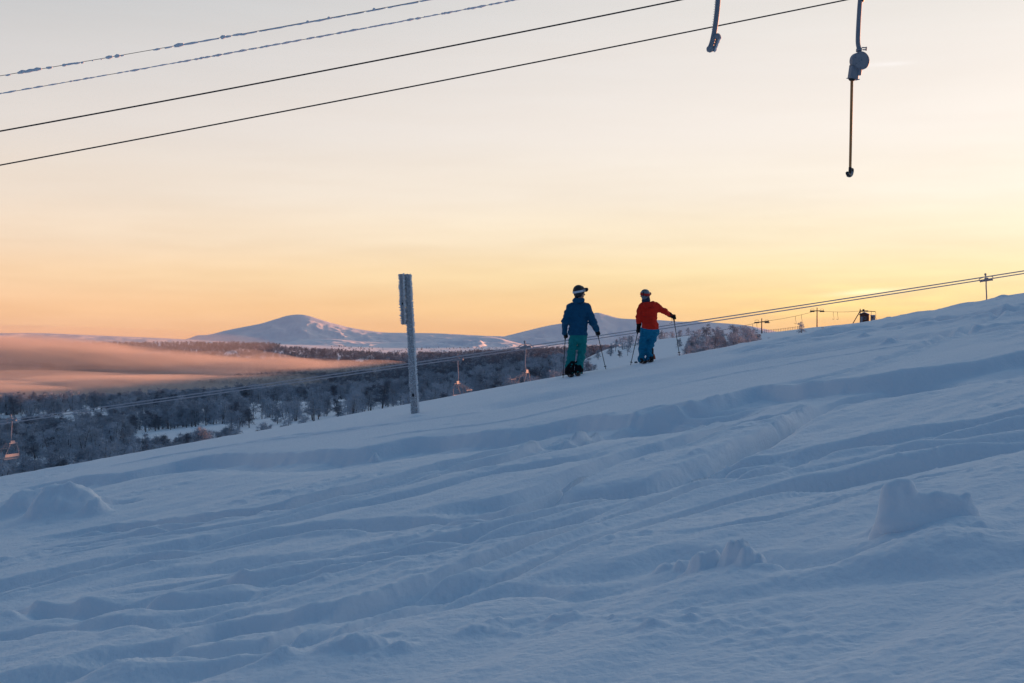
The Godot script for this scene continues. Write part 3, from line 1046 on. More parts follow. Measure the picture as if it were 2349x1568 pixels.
# ------------------------------------------------------------------ frosted trees
func birch(sd: int, height: float, stems: int, spread: float, twigs: int, base_t: float, twig_w: float) -> Array:
	var r := RandomNumberGenerator.new()
	r.seed = sd
	var tr := st_new()
	var cr := st_new()
	tr.set_smooth_group(-1)
	for s in stems:
		var ang := r.randf() * TAU
		var lean := r.randf_range(0.03, 0.14) * (1.0 if stems == 1 else 2.6) * spread
		var top := Vector3(cos(ang) * lean * height, height * r.randf_range(0.80, 1.0), sin(ang) * lean * height)
		var base := Vector3(cos(ang), 0, sin(ang)) * 0.02 * height * (stems - 1) - Vector3(0, 0.25, 0)
		var mid := base.lerp(top, 0.5) + Vector3(r.randfn(), 0, r.randfn()) * 0.05 * height
		var path := bezier(base, mid, top, 6)
		var radii := []
		for k in path.size(): radii.append(lerpf(0.020, 0.004, float(k) / 6.0) * height)
		tube(tr, path, radii, 5, false, -1)
		var nb := 16 if stems < 3 else 11
		for b in nb:
			var t := base_t + (1.0 - base_t) * (b + r.randf()) / nb
			var p0: Vector3 = path[int(t * 5.99)].lerp(path[mini(int(t * 5.99) + 1, 6)], t * 5.99 - int(t * 5.99))
			var ba := ang + r.randf() * TAU
			var blen := height * spread * lerpf(0.46, 0.14, pow(maxf(t - base_t, 0.0) / (1.0 - base_t), 1.2)) * r.randf_range(0.55, 1.15)
			var out := Vector3(cos(ba), 0, sin(ba))
			var p1 := p0 + out * blen * 0.55 + Vector3.UP * blen * r.randf_range(0.25, 0.8)
			var p2 := p0 + out * blen + Vector3.UP * blen * r.randf_range(-0.25, 0.55)
			var bp := bezier(p0, p1, p2, 4)
			tube(cr, bp, [0.007 * height, 0.006 * height, 0.005 * height, 0.004 * height, 0.002 * height], 3, false, -1)
			for q in twigs:
				var tt := r.randf_range(0.15, 1.0)
				var c0: Vector3 = bp[int(tt * 3.99)].lerp(bp[int(tt * 3.99) + 1], tt * 3.99 - int(tt * 3.99))
				var dir := (out * r.randf_range(-0.2, 0.9) + Vector3(r.randfn(), r.randfn() * 0.7 + 0.15, r.randfn()) * 0.7).normalized()
				var len := height * r.randf_range(0.045, 0.13)
				var c1 := c0 + dir * len
				var c2 := c1 + (dir + Vector3(r.randfn() * 0.5, -0.75, r.randfn() * 0.5)).normalized() * len * 0.7
				var side := dir.cross(Vector3(r.randfn(), r.randfn(), r.randfn())).normalized() * twig_w
				tri(cr, c0 - side, c0 + side, c1 + side * 0.8)
				tri(cr, c0 - side, c1 + side * 0.8, c1 - side * 0.8)
				tri(cr, c1 - side * 0.8, c1 + side * 0.8, c2)
				for e in 2:
					var m := c0.lerp(c1, r.randf_range(0.3, 1.0))
					var d2 := (dir + Vector3(r.randfn(), r.randfn(), r.randfn()) * 0.9).normalized()
					var s2 := d2.cross(Vector3(r.randfn(), r.randfn(), r.randfn())).normalized() * twig_w * 0.8
					tri(cr, m - s2, m + s2, m + d2 * len * r.randf_range(0.4, 0.8))
	return [done(tr), done(cr)]

var tree_kinds := []

const LOOKS := ["slender grey frosted", "two-stemmed grey frosted", "bushy white many-stemmed", "dark two-stemmed", "open-crowned grey", "wide white bushy", "thick-crowned grey"]

func tree(kind: int, x: float, z: float, size: float, turn: float, label: String, group: String, called := "birch_tree") -> Node3D:
	if label.begins_with("@"): label = ("tall " if size > 0.72 else "small " if size < 0.5 else "") + LOOKS[kind] + label.substr(1)
	var t := thing(called, label, "tree" if called == "birch_tree" else "shrub", Vector3(x, ground(x, z) - 0.05, z), turn, group)
	t.scale = Vector3.ONE * size
	part("trunk", tree_kinds[kind][0], M.bark, t)
	part("crown", tree_kinds[kind][1], tree_kinds[kind][2], t)
	return t

func wood_stuff(called: String, label: String, places: Array, kinds: Array) -> void:
	# places: [x, z, size, turn, kind]; one object, its copies of each kind joined as parts
	var root := thing(called, label, "forest")
	root.set_meta("kind", "stuff")
	for k in kinds.size():
		var mine := places.filter(func(p): return p[4] == k)
		if mine.is_empty(): continue
		for which in 2:
			var mm := MultiMesh.new()
			mm.transform_format = MultiMesh.TRANSFORM_3D
			mm.mesh = kinds[k][which]
			mm.instance_count = mine.size()
			for i in mine.size():
				var p: Array = mine[i]
				mm.set_instance_transform(i, Transform3D(Basis(Vector3.UP, p[3]).scaled(Vector3.ONE * p[2]), Vector3(p[0], ground(p[0], p[1]) - 0.05, p[1])))
			var o := MultiMeshInstance3D.new()
			o.name = ["trunks", "crowns"][which]
			o.multimesh = mm
			o.material_override = M.bark if which == 0 else kinds[k][2]
			root.add_child(o, true)
			o.set_meta("kind", "stuff")

func make_woods() -> void:
	# unit kinds: metres at size 1
	var mats := [M.twig, M.twig_white, M.twig_dark]
	for i in 7:
		var b := birch(100 + i * 13, 6.0, [1, 2, 3, 2, 1, 3, 2][i], [0.85, 0.95, 1.1, 0.8, 1.05, 1.2, 1.0][i], 22 if i < 5 else 34, [0.25, 0.18, 0.05, 0.25, 0.30, 0.03, 0.10][i], 0.030)
		b.append(mats[[0, 0, 1, 2, 0, 1, 0][i]])
		tree_kinds.append(b)
	var far_kinds := []
	for i in 4:
		var b := birch(500 + i * 7, 6.0, 1 + i % 2, [1.0, 1.2, 0.9, 1.1][i], 5, 0.15, 0.10)
		b.append(mats[[0, 2, 0, 2][i]])
		far_kinds.append(b)
	# 1. trees placed one by one where the photograph shows them (view x, distance, height in metres, kind)
	var named := [
		[1352, 190, 3.6, 6, "@ birch in the thicket beside the blue-jacketed skier's legs", "birch thicket beside the skier"],
		[1335, 186, 3.2, 5, "@ birch in the thicket beside the blue-jacketed skier's legs", "birch thicket beside the skier"],
		[1318, 182, 3.0, 2, "@ birch in the thicket beside the blue-jacketed skier's legs", "birch thicket beside the skier"],
		[1362, 205, 2.2, 1, "@ birch in the thicket beside the blue-jacketed skier's legs", "birch thicket beside the skier"],
		[1372, 290, 2.2, 1, "@ birch on the snow slope between the two skiers", "small birches between the skiers"],
		[1400, 285, 2.4, 6, "@ birch on the snow slope between the two skiers", "small birches between the skiers"],
		[1412, 300, 2.8, 0, "@ birch on the snow slope between the two skiers", "small birches between the skiers"],
		[1430, 305, 3.0, 2, "@ birch on the snow slope between the two skiers", "small birches between the skiers"],
		[1446, 298, 2.8, 1, "@ birch on the snow slope between the two skiers", "small birches between the skiers"],
		[1440, 262, 2.2, 4, "@ birch on the snow slope between the two skiers", "small birches between the skiers"],
		[1423, 262, 1.6, 3, "@ birch on the snow slope between the two skiers", "small birches between the skiers"],
		[1466, 300, 2.0, 5, "@ birch on the snow slope between the two skiers", "small birches between the skiers"],
		[1538, 150, 1.55, 0, "thin frosted sapling standing by the red skier's outstretched pole", "saplings by the outstretched pole"],
		[1556, 150, 1.7, 4, "thin frosted sapling standing by the red skier's outstretched pole", "saplings by the outstretched pole"],
		[1521, 145, 0.8, 1, "thin frosted sapling standing by the red skier's outstretched pole", "saplings by the outstretched pole"],
		[1516, 420, 3.0, 6, "@ birch in the low row on the knoll behind the red skier", "birch row on the knoll"],
		[1528, 425, 2.8, 2, "@ birch in the low row on the knoll behind the red skier", "birch row on the knoll"],
		[1544, 415, 2.4, 5, "@ birch in the low row on the knoll behind the red skier", "birch row on the knoll"],
		[1560, 410, 2.8, 1, "@ birch in the low row on the knoll behind the red skier", "birch row on the knoll"],
		[1581, 330, 2.6, 0, "@ birch in the low row on the knoll behind the red skier", "birch row on the knoll"],
		[1840, 300, 2.3, 5, "single round frosted birch standing alone near the crest of the slope", ""],
		[1888, 310, 0.8, 2, "small frosted bush beside the lone round birch", ""],
		[1690, 118, 0.6, 2, "small frosted bush poking over the crest below the birch clump", ""]]
	for n in named:
		var x: float = (n[0] - CX) / F * n[1]
		tree(n[3], x, -n[1], n[2] / 6.0, n[0] * 0.7, n[4], n[5], "birch_tree" if n[2] > 1.5 else "frosted_bush")
	# the big clump on the right, behind the crest
	var clump := [[1560, 138, 2.2], [1575, 140, 3.6], [1590, 146, 4.4], [1604, 138, 3.6], [1615, 150, 5.0], [1628, 140, 4.2], [1640, 152, 5.6], [1650, 136, 3.6], [1662, 150, 5.2], [1676, 142, 4.2], [1690, 156, 5.6], [1702, 140, 4.0], [1712, 152, 4.9], [1722, 136, 3.0], [1733, 150, 4.4], [1745, 142, 3.4], [1756, 140, 2.6], [1770, 138, 1.8], [1600, 170, 5.8], [1622, 176, 6.2], [1648, 180, 5.6], [1684, 186, 6.6], [1700, 190, 6.2], [1716, 184, 5.8], [1738, 176, 4.4]]
	var order := [2, 5, 6, 1, 5, 2, 6, 5, 1, 2, 5, 6, 3]
	for i in clump.size():
		var c: Array = clump[i]
		tree(order[i % order.size()], (c[0] - CX) / F * c[1] * 1.45, -c[1] * 1.45, c[2] * 0.60 / 6.0, i * 1.9, "@ birch in the dense clump beyond the red skier, below the cables", "dense birch clump below the lift cables")
	var cr := RandomNumberGenerator.new()
	cr.seed = 5
	for i in 34:
		var xd := cr.randf_range(1545, 1775)
		var dd := cr.randf_range(198.0, 262.0)
		var tall := lerpf(1.6, 3.4, sm(1540.0, 1660.0, xd)) * lerpf(1.0, 0.5, sm(1710.0, 1780.0, xd)) * cr.randf_range(0.7, 1.05)
		tree([2, 5, 6, 2, 5, 1][i % 6], (xd - CX) / F * dd, -dd, tall / 6.0, i * 2.3, "@ birch in the dense clump beyond the red skier, below the cables", "dense birch clump below the lift cables")
	# 2. the valley wood: places drawn in bands with clearings between
	var r := RandomNumberGenerator.new()
	r.seed = 2024
	var places := []
	var tries := [
		# xd from, to, dist from, to, count, size from, to, band
		[-60, 470, 118, 165, 100, 0.35, 0.62, 0],
		[-80, 300, 205, 300, 190, 0.7, 1.05, 1],
		[180, 560, 285, 345, 120, 0.65, 1.0, 2],
		[520, 930, 240, 330, 84, 0.55, 0.95, 2],
		[430, 700, 130, 180, 26, 0.35, 0.55, 0],
		[700, 930, 190, 235, 22, 0.5, 0.8, 2],
		[-80, 420, 385, 470, 300, 0.8, 1.15, 3],
		[380, 960, 440, 520, 290, 0.8, 1.15, 3],
		[930, 1320, 150, 240, 150, 0.45, 0.8, 4],
		[930, 1330, 240, 380, 260, 0.6, 1.0, 4],
		[930, 1340, 380, 620, 600, 0.7, 1.05, 4],
		[-80, 930, 520, 640, 360, 0.8, 1.1, 3]]
	for t in tries:
		for i in t[4]:
			var xd := r.randf_range(t[0], t[1])
			var d := r.randf_range(t[2], t[3])
			var x := (xd - CX) / F * d
			# an open strip of snow cuts through the wood on the right
			if t[7] == 4 and d > 400.0 and d < 470.0 and xd > 1090.0 and xd < 1260.0: continue
			if t[7] != 0 and n_soft.get_noise_2d(x * 0.035 + t[7] * 9.0, d * 0.035) < -0.26: continue
			var size := r.randf_range(t[5], t[6]) * (0.85 + 0.3 * n_soft.get_noise_2d(x * 0.06, d * 0.06))
			places.append([x, -d, size, r.randf() * TAU, r.randi() % 7, t[7]])
	places.sort_custom(func(p, q): return p[2] / -p[1] > q[2] / -q[1])
	var text := [
		["@ birch just behind the near snow crest", "small birches behind the crest"],
		["@ birch in the wood behind the lone orange-lit lift chair", "wood behind the lone chair"],
		["@ birch in the middle belt between the snowy clearings", "middle belt of birches"],
		["@ birch in the wood edge standing against the glowing fog", "wood edge before the fog"],
		["@ birch in the dense wood behind the two neighbouring lift chairs", "dense wood behind the chairs"]]
	var single := places.slice(0, 215)
	for p in single:
		tree(p[4], p[0], p[1], p[2], p[3], text[p[5]][0], text[p[5]][1])
	var rest := places.slice(215)
	wood_stuff("birch_wood", "mass of frosted birches filling the valley behind the nearer trees", rest, tree_kinds)
	# 3. the wooded hillside far off
	var far := []
	for i in 26000:
		var d := pow(r.randf(), 1.3) * 2300.0 + 640.0
		var xd := r.randf_range(-120.0, 1420.0)
		if d < 900.0 and xd < 900.0: continue
		if xd > 1300.0 and d < 900.0: continue
		var x := (xd - CX) / F * d
		# the wood thins out towards the bright plain
		var n := n_hill.get_noise_2d(x * 0.004 + 5.0, d * 0.0016)
		if d > 2250.0 + 500.0 * n and xd > 640.0: continue
		if n_hill.get_noise_2d(x * 0.02 + 5.0, d * 0.006) < -0.28: continue
		far.append([x, -d, r.randf_range(0.8, 1.4), r.randf() * TAU, r.randi() % 4])
	wood_stuff("distant_forest", "dark frosted forest covering the far hillside beyond the fog", far, far_kinds)
	var plain := []
	for i in 900:
		var d := r.randf_range(2600.0, 4600.0)
		var xd := r.randf_range(760.0, 1500.0)
		var x := (xd - CX) / F * d
		if n_hill.get_noise_2d(x * 0.004 + 95.0, d * 0.004) < 0.12: continue
		plain.append([x, -d, r.randf_range(0.5, 1.0), r.randf() * TAU, r.randi() % 4])
	wood_stuff("plain_scrub", "scattered scrub on the bright plain below the mountains", plain, far_kinds)

# ------------------------------------------------------------------ ropes and hangers overhead
func wire_pts(a: Array, b: Array, n: int, sag: float, t0 := -0.6, t1 := 1.6) -> Array:
	# straight between two measured points [view x, view y, distance], carried on beyond both
	var p := at(a[0], a[1], a[2])
	var q := at(b[0], b[1], b[2])
	var out := []
	for i in n + 1:
		var t := lerpf(t0, t1, float(i) / n)
		out.append(p.lerp(q, t) - Vector3.UP * sag * 4.0 * t * (1.0 - t))
	return out

func rime_lump(st: SurfaceTool, c: Vector3, dir: Vector3, len: float, thick: float, sd: int) -> void:
	# a crusty piece of frost: a short faceted roll with ragged ends
	var r := RandomNumberGenerator.new()
	r.seed = sd
	var n := maxi(2, int(len / 0.085))
	var pts := []
	var radii := []
	for i in n + 1:
		var t := float(i) / n
		pts.append(c + dir * (t - 0.5) * len + Vector3(r.randfn(), r.randfn(), r.randfn()) * thick * 0.12)
		radii.append(thick * (0.6 if i == 0 or i == n else r.randf_range(0.75, 1.3)))
	tube(st, pts, radii, 6, true, -1)

func make_lift_lines() -> void:
	# two thin signal wires with frost, and the two haul ropes of the drag lift
	var specs := [
		["signal_wire", "uppermost thin wire with blocks of frost clinging to it", [0, 174, 24.0], [975, 0, 24.0], 0.005, 0.02, M.dark_steel],
		["signal_wire", "second thin wire furred with small lumps of frost", [0, 215, 24.6], [1180, 0, 24.6], 0.005, 0.02, M.dark_steel],
		["haul_rope", "upper black lift rope holding the short frosty hanger", [0, 301, 21.0], [1560, 0, 21.0], 0.0115, 0.03, M.steel_rope],
		["haul_rope", "lower black lift rope holding the hanger with the round spring box", [0, 379, 23.5], [1940, 0, 23.5], 0.0115, 0.03, M.steel_rope]]
	for s in specs:
		var path := wire_pts(s[2], s[3], 40, s[5])
		var st := st_new()
		tube(st, path, fill(s[4], 41), 8)
		var o := thing(s[0], s[1], "wire" if s[0] == "signal_wire" else "rope", Vector3.ZERO, 0.0)
		part("strand", done(st), s[6], o)
		if s[0] == "signal_wire":
			var p := at(s[2][0], s[2][1], s[2][2])
			var q := at(s[3][0], s[3][1], s[3][2])
			var dir := (q - p).normalized()
			var fr := st_new()
			var where := func(xd: float) -> Vector3:
				var t: float = (xd - s[2][0]) / (s[3][0] - s[2][0])
				return p.lerp(q, t) - Vector3.UP * s[5] * 4.0 * t * (1.0 - t)
			var px: float = s[2][2] / F
			var rr := RandomNumberGenerator.new()
			rr.seed = 7 if s[2][1] < 200 else 8
			if s[2][1] < 200:
				for c in [[18, 12, 2.4], [50, 22, 3.6], [67, 22, 4.6], [84, 22, 3.8], [112, 14, 3.4], [147, 10, 3.6], [160, 26, 3.2], [176, 14, 2.4], [188, 6, 2.4], [250, 16, 4.0], [268, 12, 4.4], [280, 8, 2.2], [212, 3, 2.0], [232, 3, 2.0], [352, 3, 2.0], [360, 16, 2.2], [386, 18, 2.4], [410, 22, 5.0], [436, 40, 2.4], [480, 46, 2.2], [511, 12, 5.2], [522, 16, 3.0], [545, 22, 2.8]]:
					rime_lump(fr, where.call(c[0]) - Vector3.UP * (0.0 if c[2] > 2.6 else c[2] * 0.5 * px), dir, c[1] * px, c[2] * px, int(c[0]))
				var x := 560.0
				while x < 1500.0:
					var l := rr.randf_range(10.0, 34.0)
					rime_lump(fr, where.call(x) - Vector3.UP * 1.6 * px, dir, l * px, rr.randf_range(1.4, 2.3) * px, int(x))
					if rr.randf() < 0.10: rime_lump(fr, where.call(x), dir, 6 * px, 3.6 * px, int(x) + 1)
					x += l * 0.85
			else:
				var x := -200.0
				while x < 1700.0:
					var l := rr.randf_range(5.0, 26.0)
					var thick := rr.randf_range(1.2, 2.6) if x < 420.0 else rr.randf_range(1.9, 2.8)
					if x > 420.0 or rr.randf() < 0.72:
						rime_lump(fr, where.call(x), dir, l * px, thick * px, int(x) + 900)
					x += l * rr.randf_range(0.8, 1.15)
			var fo := part("rime", done(fr), M.rime, o)
			fo.set_meta("kind", "stuff")
	drag_hangers()

func drag_hangers() -> void:
	var d := 21.0
	var px := d / F
	# short hanger seen from below: frosted tube, open lattice plate, rounded end
	var t := thing("lift_hanger", "short frosty hanger with a lattice plate hanging from the upper lift rope", "hanger", at(1645, -16, d))
	var o := at(1645, -16, d)
	var lp := func(xd: float, yd: float, dz := 0.0) -> Vector3: return at(xd, yd, d) - o + Vector3(0, 0, dz)
	var st := st_new()
	tube(st, smooth_path([lp.call(1649, -22), lp.call(1646, 20), lp.call(1641, 62), lp.call(1637, 84), lp.call(1633, 100), lp.call(1628, 112)]), fill(6.1 * px, 31), 10)
	part("tube", done(st), M.grey_steel, t)
	st = st_new()
	box(st, lp.call(1649, -19), Vector3(16, 10, 22) * px, Basis(Vector3(0, 0, 1), 0.19), 2.0 * px)
	part("rope_clamp", done(st), M.dark_steel, t)
	st = st_new()
	ball(st, lp.call(1645, 84, 0.02), Vector3(9, 6.5, 7) * px, 12, 8, 0.25, 1)
	ball(st, lp.call(1629, 113), Vector3(8.2, 7.6, 8) * px, 12, 8, 0.2, 2)
	part("frosted_end", done(st), M.frost_steel, t)
	st = st_new()
	var e0: Vector3 = lp.call(1648, 84, 0.015)
	var e1: Vector3 = lp.call(1636, 118, 0.015)
	rod(st, e0, e1, 2.0 * px)
	rod(st, lp.call(1638, 86, 0.015), lp.call(1629, 116, 0.015), 1.4 * px)
	for i in 5:
		var a: Vector3 = lp.call(1638, 86, 0.015).lerp(lp.call(1629, 116, 0.015), i / 5.0)
		var b: Vector3 = e0.lerp(e1, (i + 1) / 5.0)
		rod(st, a, b, 0.8 * px, -1.0, 6)
		rod(st, lp.call(1638, 86, 0.015).lerp(lp.call(1629, 116, 0.015), (i + 1) / 5.0), e0.lerp(e1, i / 5.0), 0.8 * px, -1.0, 6)
	part("lattice", done(st), M.grey_steel, t)
	st = st_new()
	box(st, lp.call(1638, 101, -0.03), Vector3(9, 32, 1.5) * px, Basis(Vector3(0, 0, 1), -0.33))
	part("back_plate", done(st), M.wear_black, t)
	st = st_new()
	for i in 46:
		var f := i / 46.0
		var c: Vector3 = lp.call(lerpf(1652, 1642, f), lerpf(-18, 82, f))
		if i > 30: c = lp.call(lerpf(1653, 1640, (i - 30) / 15.0), lerpf(84, 118, (i - 30) / 15.0), 0.01)
		ball(st, c + Vector3(0.0 if i % 3 else -0.002, 0, 0), Vector3.ONE * (1.3 + 0.9 * absf(sin(i * 2.3))) * px * (1.6 if i > 30 else 1.0), 6, 4, 0.5, i)
		if i % 2 == 0 and i <= 30: ball(st, lp.call(lerpf(1642.5, 1632, f * 1.3), lerpf(-18, 82, f * 1.3)), Vector3.ONE * 0.9 * px, 6, 4, 0.5, i + 60)
	var ri := part("rime", done(st), M.rime, t)
	ri.set_meta("kind", "stuff")

	# hanger with the round spring box, brown pole and curved seat bar
	d = 23.5
	px = d / F
	o = at(1976, -8, d)
	lp = func(xd: float, yd: float, dz := 0.0) -> Vector3: return at(xd, yd, d) - o + Vector3(0, 0, dz)
	t = thing("lift_hanger", "hanger with round spring box, brown pole and curved black seat bar", "hanger", o)
	st = st_new()
	tube(st, smooth_path([lp.call(1979, -16), lp.call(1974, 0), lp.call(1971, 40), lp.call(1969, 80), lp.call(1969, 100), lp.call(1972, 114)]), fill(5.3 * px, 31), 10)
	part("tube", done(st), M.grey_steel, t)
	st = st_new()
	box(st, lp.call(1979, -12), Vector3(17, 10, 22) * px, Basis(Vector3(0, 0, 1), 0.19), 2.0 * px)
	rod(st, lp.call(1979, -6), lp.call(1976, 2), 6.5 * px)
	part("rope_clamp", done(st), M.dark_steel, t)
	st = st_new()
	var bz := Basis(Vector3(0, 0, 1), -0.05)
	box(st, lp.call(1971, 114.5), Vector3(11, 9, 15) * px, bz, 1.5 * px)
	rod(st, lp.call(1977, 110, 0.03), lp.call(1988, 110.5, 0.03), 1.4 * px)
	rod(st, lp.call(1978, 115, 0.03), lp.call(1987, 115, 0.03), 1.4 * px)
	rod(st, lp.call(1987, 108.5, 0.03), lp.call(1986.5, 117, 0.03), 1.6 * px)
	part("yoke", done(st), M.grey_steel, t)
	# drum: two flanged discs and a rim between, axis a little turned
	var dc: Vector3 = lp.call(1972, 140.5)
	var axis := Vector3(0.34, 0.02, 0.94).normalized()
	st = st_new()
	tube(st, [dc - axis * 0.075, dc - axis * 0.07, dc + axis * 0.055, dc + axis * 0.06], [0.138, 0.146, 0.146, 0.140], 36, true, 0)
	var drum := part("spring_box", done(st), M.grey_steel, t)
	st = st_new()
	tube(st, [dc + axis * 0.061, dc + axis * 0.072, dc + axis * 0.078], [0.150, 0.150, 0.143], 36, true, 0)
	tube(st, [dc + axis * 0.078, dc + axis * 0.083], [0.060, 0.054], 24, true, 0)
	tube(st, [dc + axis * 0.083, dc + axis * 0.090], [0.018, 0.015], 12, true, 0)
	part("lid", done(st), M.grey_steel, drum)
	st = st_new()
	for i in 8:
		var a := TAU * i / 8.0 + 0.3
		var fr := frame_of(axis)
		ball(st, dc + axis * 0.08 + (fr[0] * cos(a) + fr[1] * sin(a)) * 0.128, Vector3.ONE * 0.007, 6, 4)
	part("lid_screws", done(st), M.dark_steel, drum)
	st = st_new()
	var b2 := Basis(Vector3(0, 0, 1), -0.14) * Basis(Vector3.UP, 0.3)
	box(st, lp.call(1959, 167), Vector3(0.150, 0.215, 0.11), b2, 0.010)
	box(st, lp.call(1970.5, 164), Vector3(0.075, 0.13, 0.09), b2, 0.010)
	box(st, lp.call(1957.5, 181), Vector3(0.185, 0.010, 0.13), b2, 0.003)
	rod(st, lp.call(1949, 151), lp.call(1956, 153), 0.012)
	part("guide_housing", done(st), M.grey_steel, t)
	st = st_new()
	tube(st, [lp.call(1955.2, 181), lp.call(1955, 183.5), lp.call(1954.9, 185.5)], [0.058, 0.056, 0.038], 20, true, 0)
	part("rubber_sleeve", done(st), M.black_rubber, t)
	st = st_new()
	tube(st, [lp.call(1954.8, 184), lp.call(1953.6, 250), lp.call(1952.2, 320), lp.call(1950.9, 386)], [0.0245, 0.0240, 0.0230, 0.0225], 12, true, 0)
	part("pole", done(st), M.brown_pole, t)
	st = st_new()
	tube(st, [lp.call(1950.9, 384), lp.call(1950.6, 393), lp.call(1950.2, 399)], [0.0265, 0.0275, 0.022], 12, true, 0)
	part("socket", done(st), M.black_rubber, t)
	st = st_new()
	var bar := smooth_path([lp.call(1940.5, 397.5, 0.10), lp.call(1943.5, 401.0, 0.06), lp.call(1948.5, 402.6, 0.0), lp.call(1953.8, 400.2, -0.05), lp.call(1957.2, 394, -0.09), lp.call(1959.6, 388.4, -0.13), lp.call(1960.4, 386.4, -0.15)], 5)
	var br := []
	for i in bar.size():
		var f := float(i) / (bar.size() - 1)
		br.append((0.027 + 0.008 * sin(f * PI)) * (0.72 if i == 0 or i == bar.size() - 1 else 1.0))
	tube(st, bar, br, 14, true, 0)
	part("seat_bar", done(st), M.black_rubber, t)
	st = st_new()
	tube(st, bar.slice(2, 20).map(func(p): return p + Vector3(-0.003, 0.006, 0.012)), br.slice(2, 20).map(func(q): return q * 0.82), 10, true, 0)
	part("frost_film", done(st), M.frost_steel, t)
	st = st_new()
	for i in 9:
		ball(st, lp.call(1943.5 + i * 1.4, 405.0 + (0.5 if i % 2 else 0.0) - 0.012 * pow(i - 2.0, 2.0) * 4.0), Vector3.ONE * 0.008, 6, 4, 0.5, i)
	for i in 18:
		var a := -1.7 + i * 0.09
		var fr := frame_of(axis)
		ball(st, dc + Vector3(cos(a + 0.5), sin(a + 0.5), 0) * 0.148 - axis * 0.02, Vector3(0.010, 0.008, 0.012), 6, 4, 0.6, i)
	var r2 := part("rime", done(st), M.rime, t)
	r2.set_meta("kind", "stuff")

# ------------------------------------------------------------------ the chairlift beyond the crest
func chair_line(u: float, which: int) -> Vector3:
	# u = view x / 2349 along the cable; two cables four metres apart
	var xd := u * 2349.0
	var yd := lerpf(970.0, 625.0, u) + 22.0 * u * (1.0 - u)
	var d := lerpf(107.0, 87.0, u)
	return at(xd, yd - 3.0, d) if which == 0 else at(xd, yd + 3.0, d + 4.0)

func make_chairlift() -> void:
	for which in 2:
		var a := chair_line(0.0, which)
		var b := chair_line(1.0, which)
		var m := chair_line(0.5, which)
		var sag := (a + b) * 0.5 - m
		var pts := []
		for i in 61:
			var t := lerpf(-0.8, 1.5, i / 60.0)
			pts.append(a.lerp(b, t) - sag * 4.0 * t * (1.0 - t))
		var st := st_new()
		tube(st, pts, fill(0.035, 61), 8)
		var o := thing("chairlift_cable", ["upper frosted cable of the chairlift", "lower frosted cable of the chairlift"][which] + " crossing the whole valley", "cable")
		part("strand", done(st), M.rope_frost, o)
	var proto := make_chair()
	var along := (chair_line(1.0, 0) - chair_line(0.0, 0)).normalized()
	var yaw := atan2(-along.z, along.x)
	var pitch := asin(along.y)
	var spots := [
		[25.0, 0, true, "lone frosted lift chair glowing orange before the birch wood"],
		[1205.0, 0, true, "frosted lift chair hanging beside the blue-jacketed skier's legs"],
		[1050.0, 1, false, "frosted lift chair hanging between the signpost and its twin chair"],
		[2263.0, 1, false, "lift chair half hidden behind the snow ridge, only its hanger showing"]]
	for i in spots.size():
		var s: Array = spots[i]
		var c: Node3D = proto if i == 0 else copy(proto)
		tag(c, s[3], "lift chair", "chairs of the chairlift")
		c.position = chair_line(s[0] / 2349.0, s[1])
		c.rotation.y = yaw + (PI if s[2] else 0.0)
		var g: Node3D = c.get_node("grip")
		g.rotation.z = -pitch if s[2] else pitch

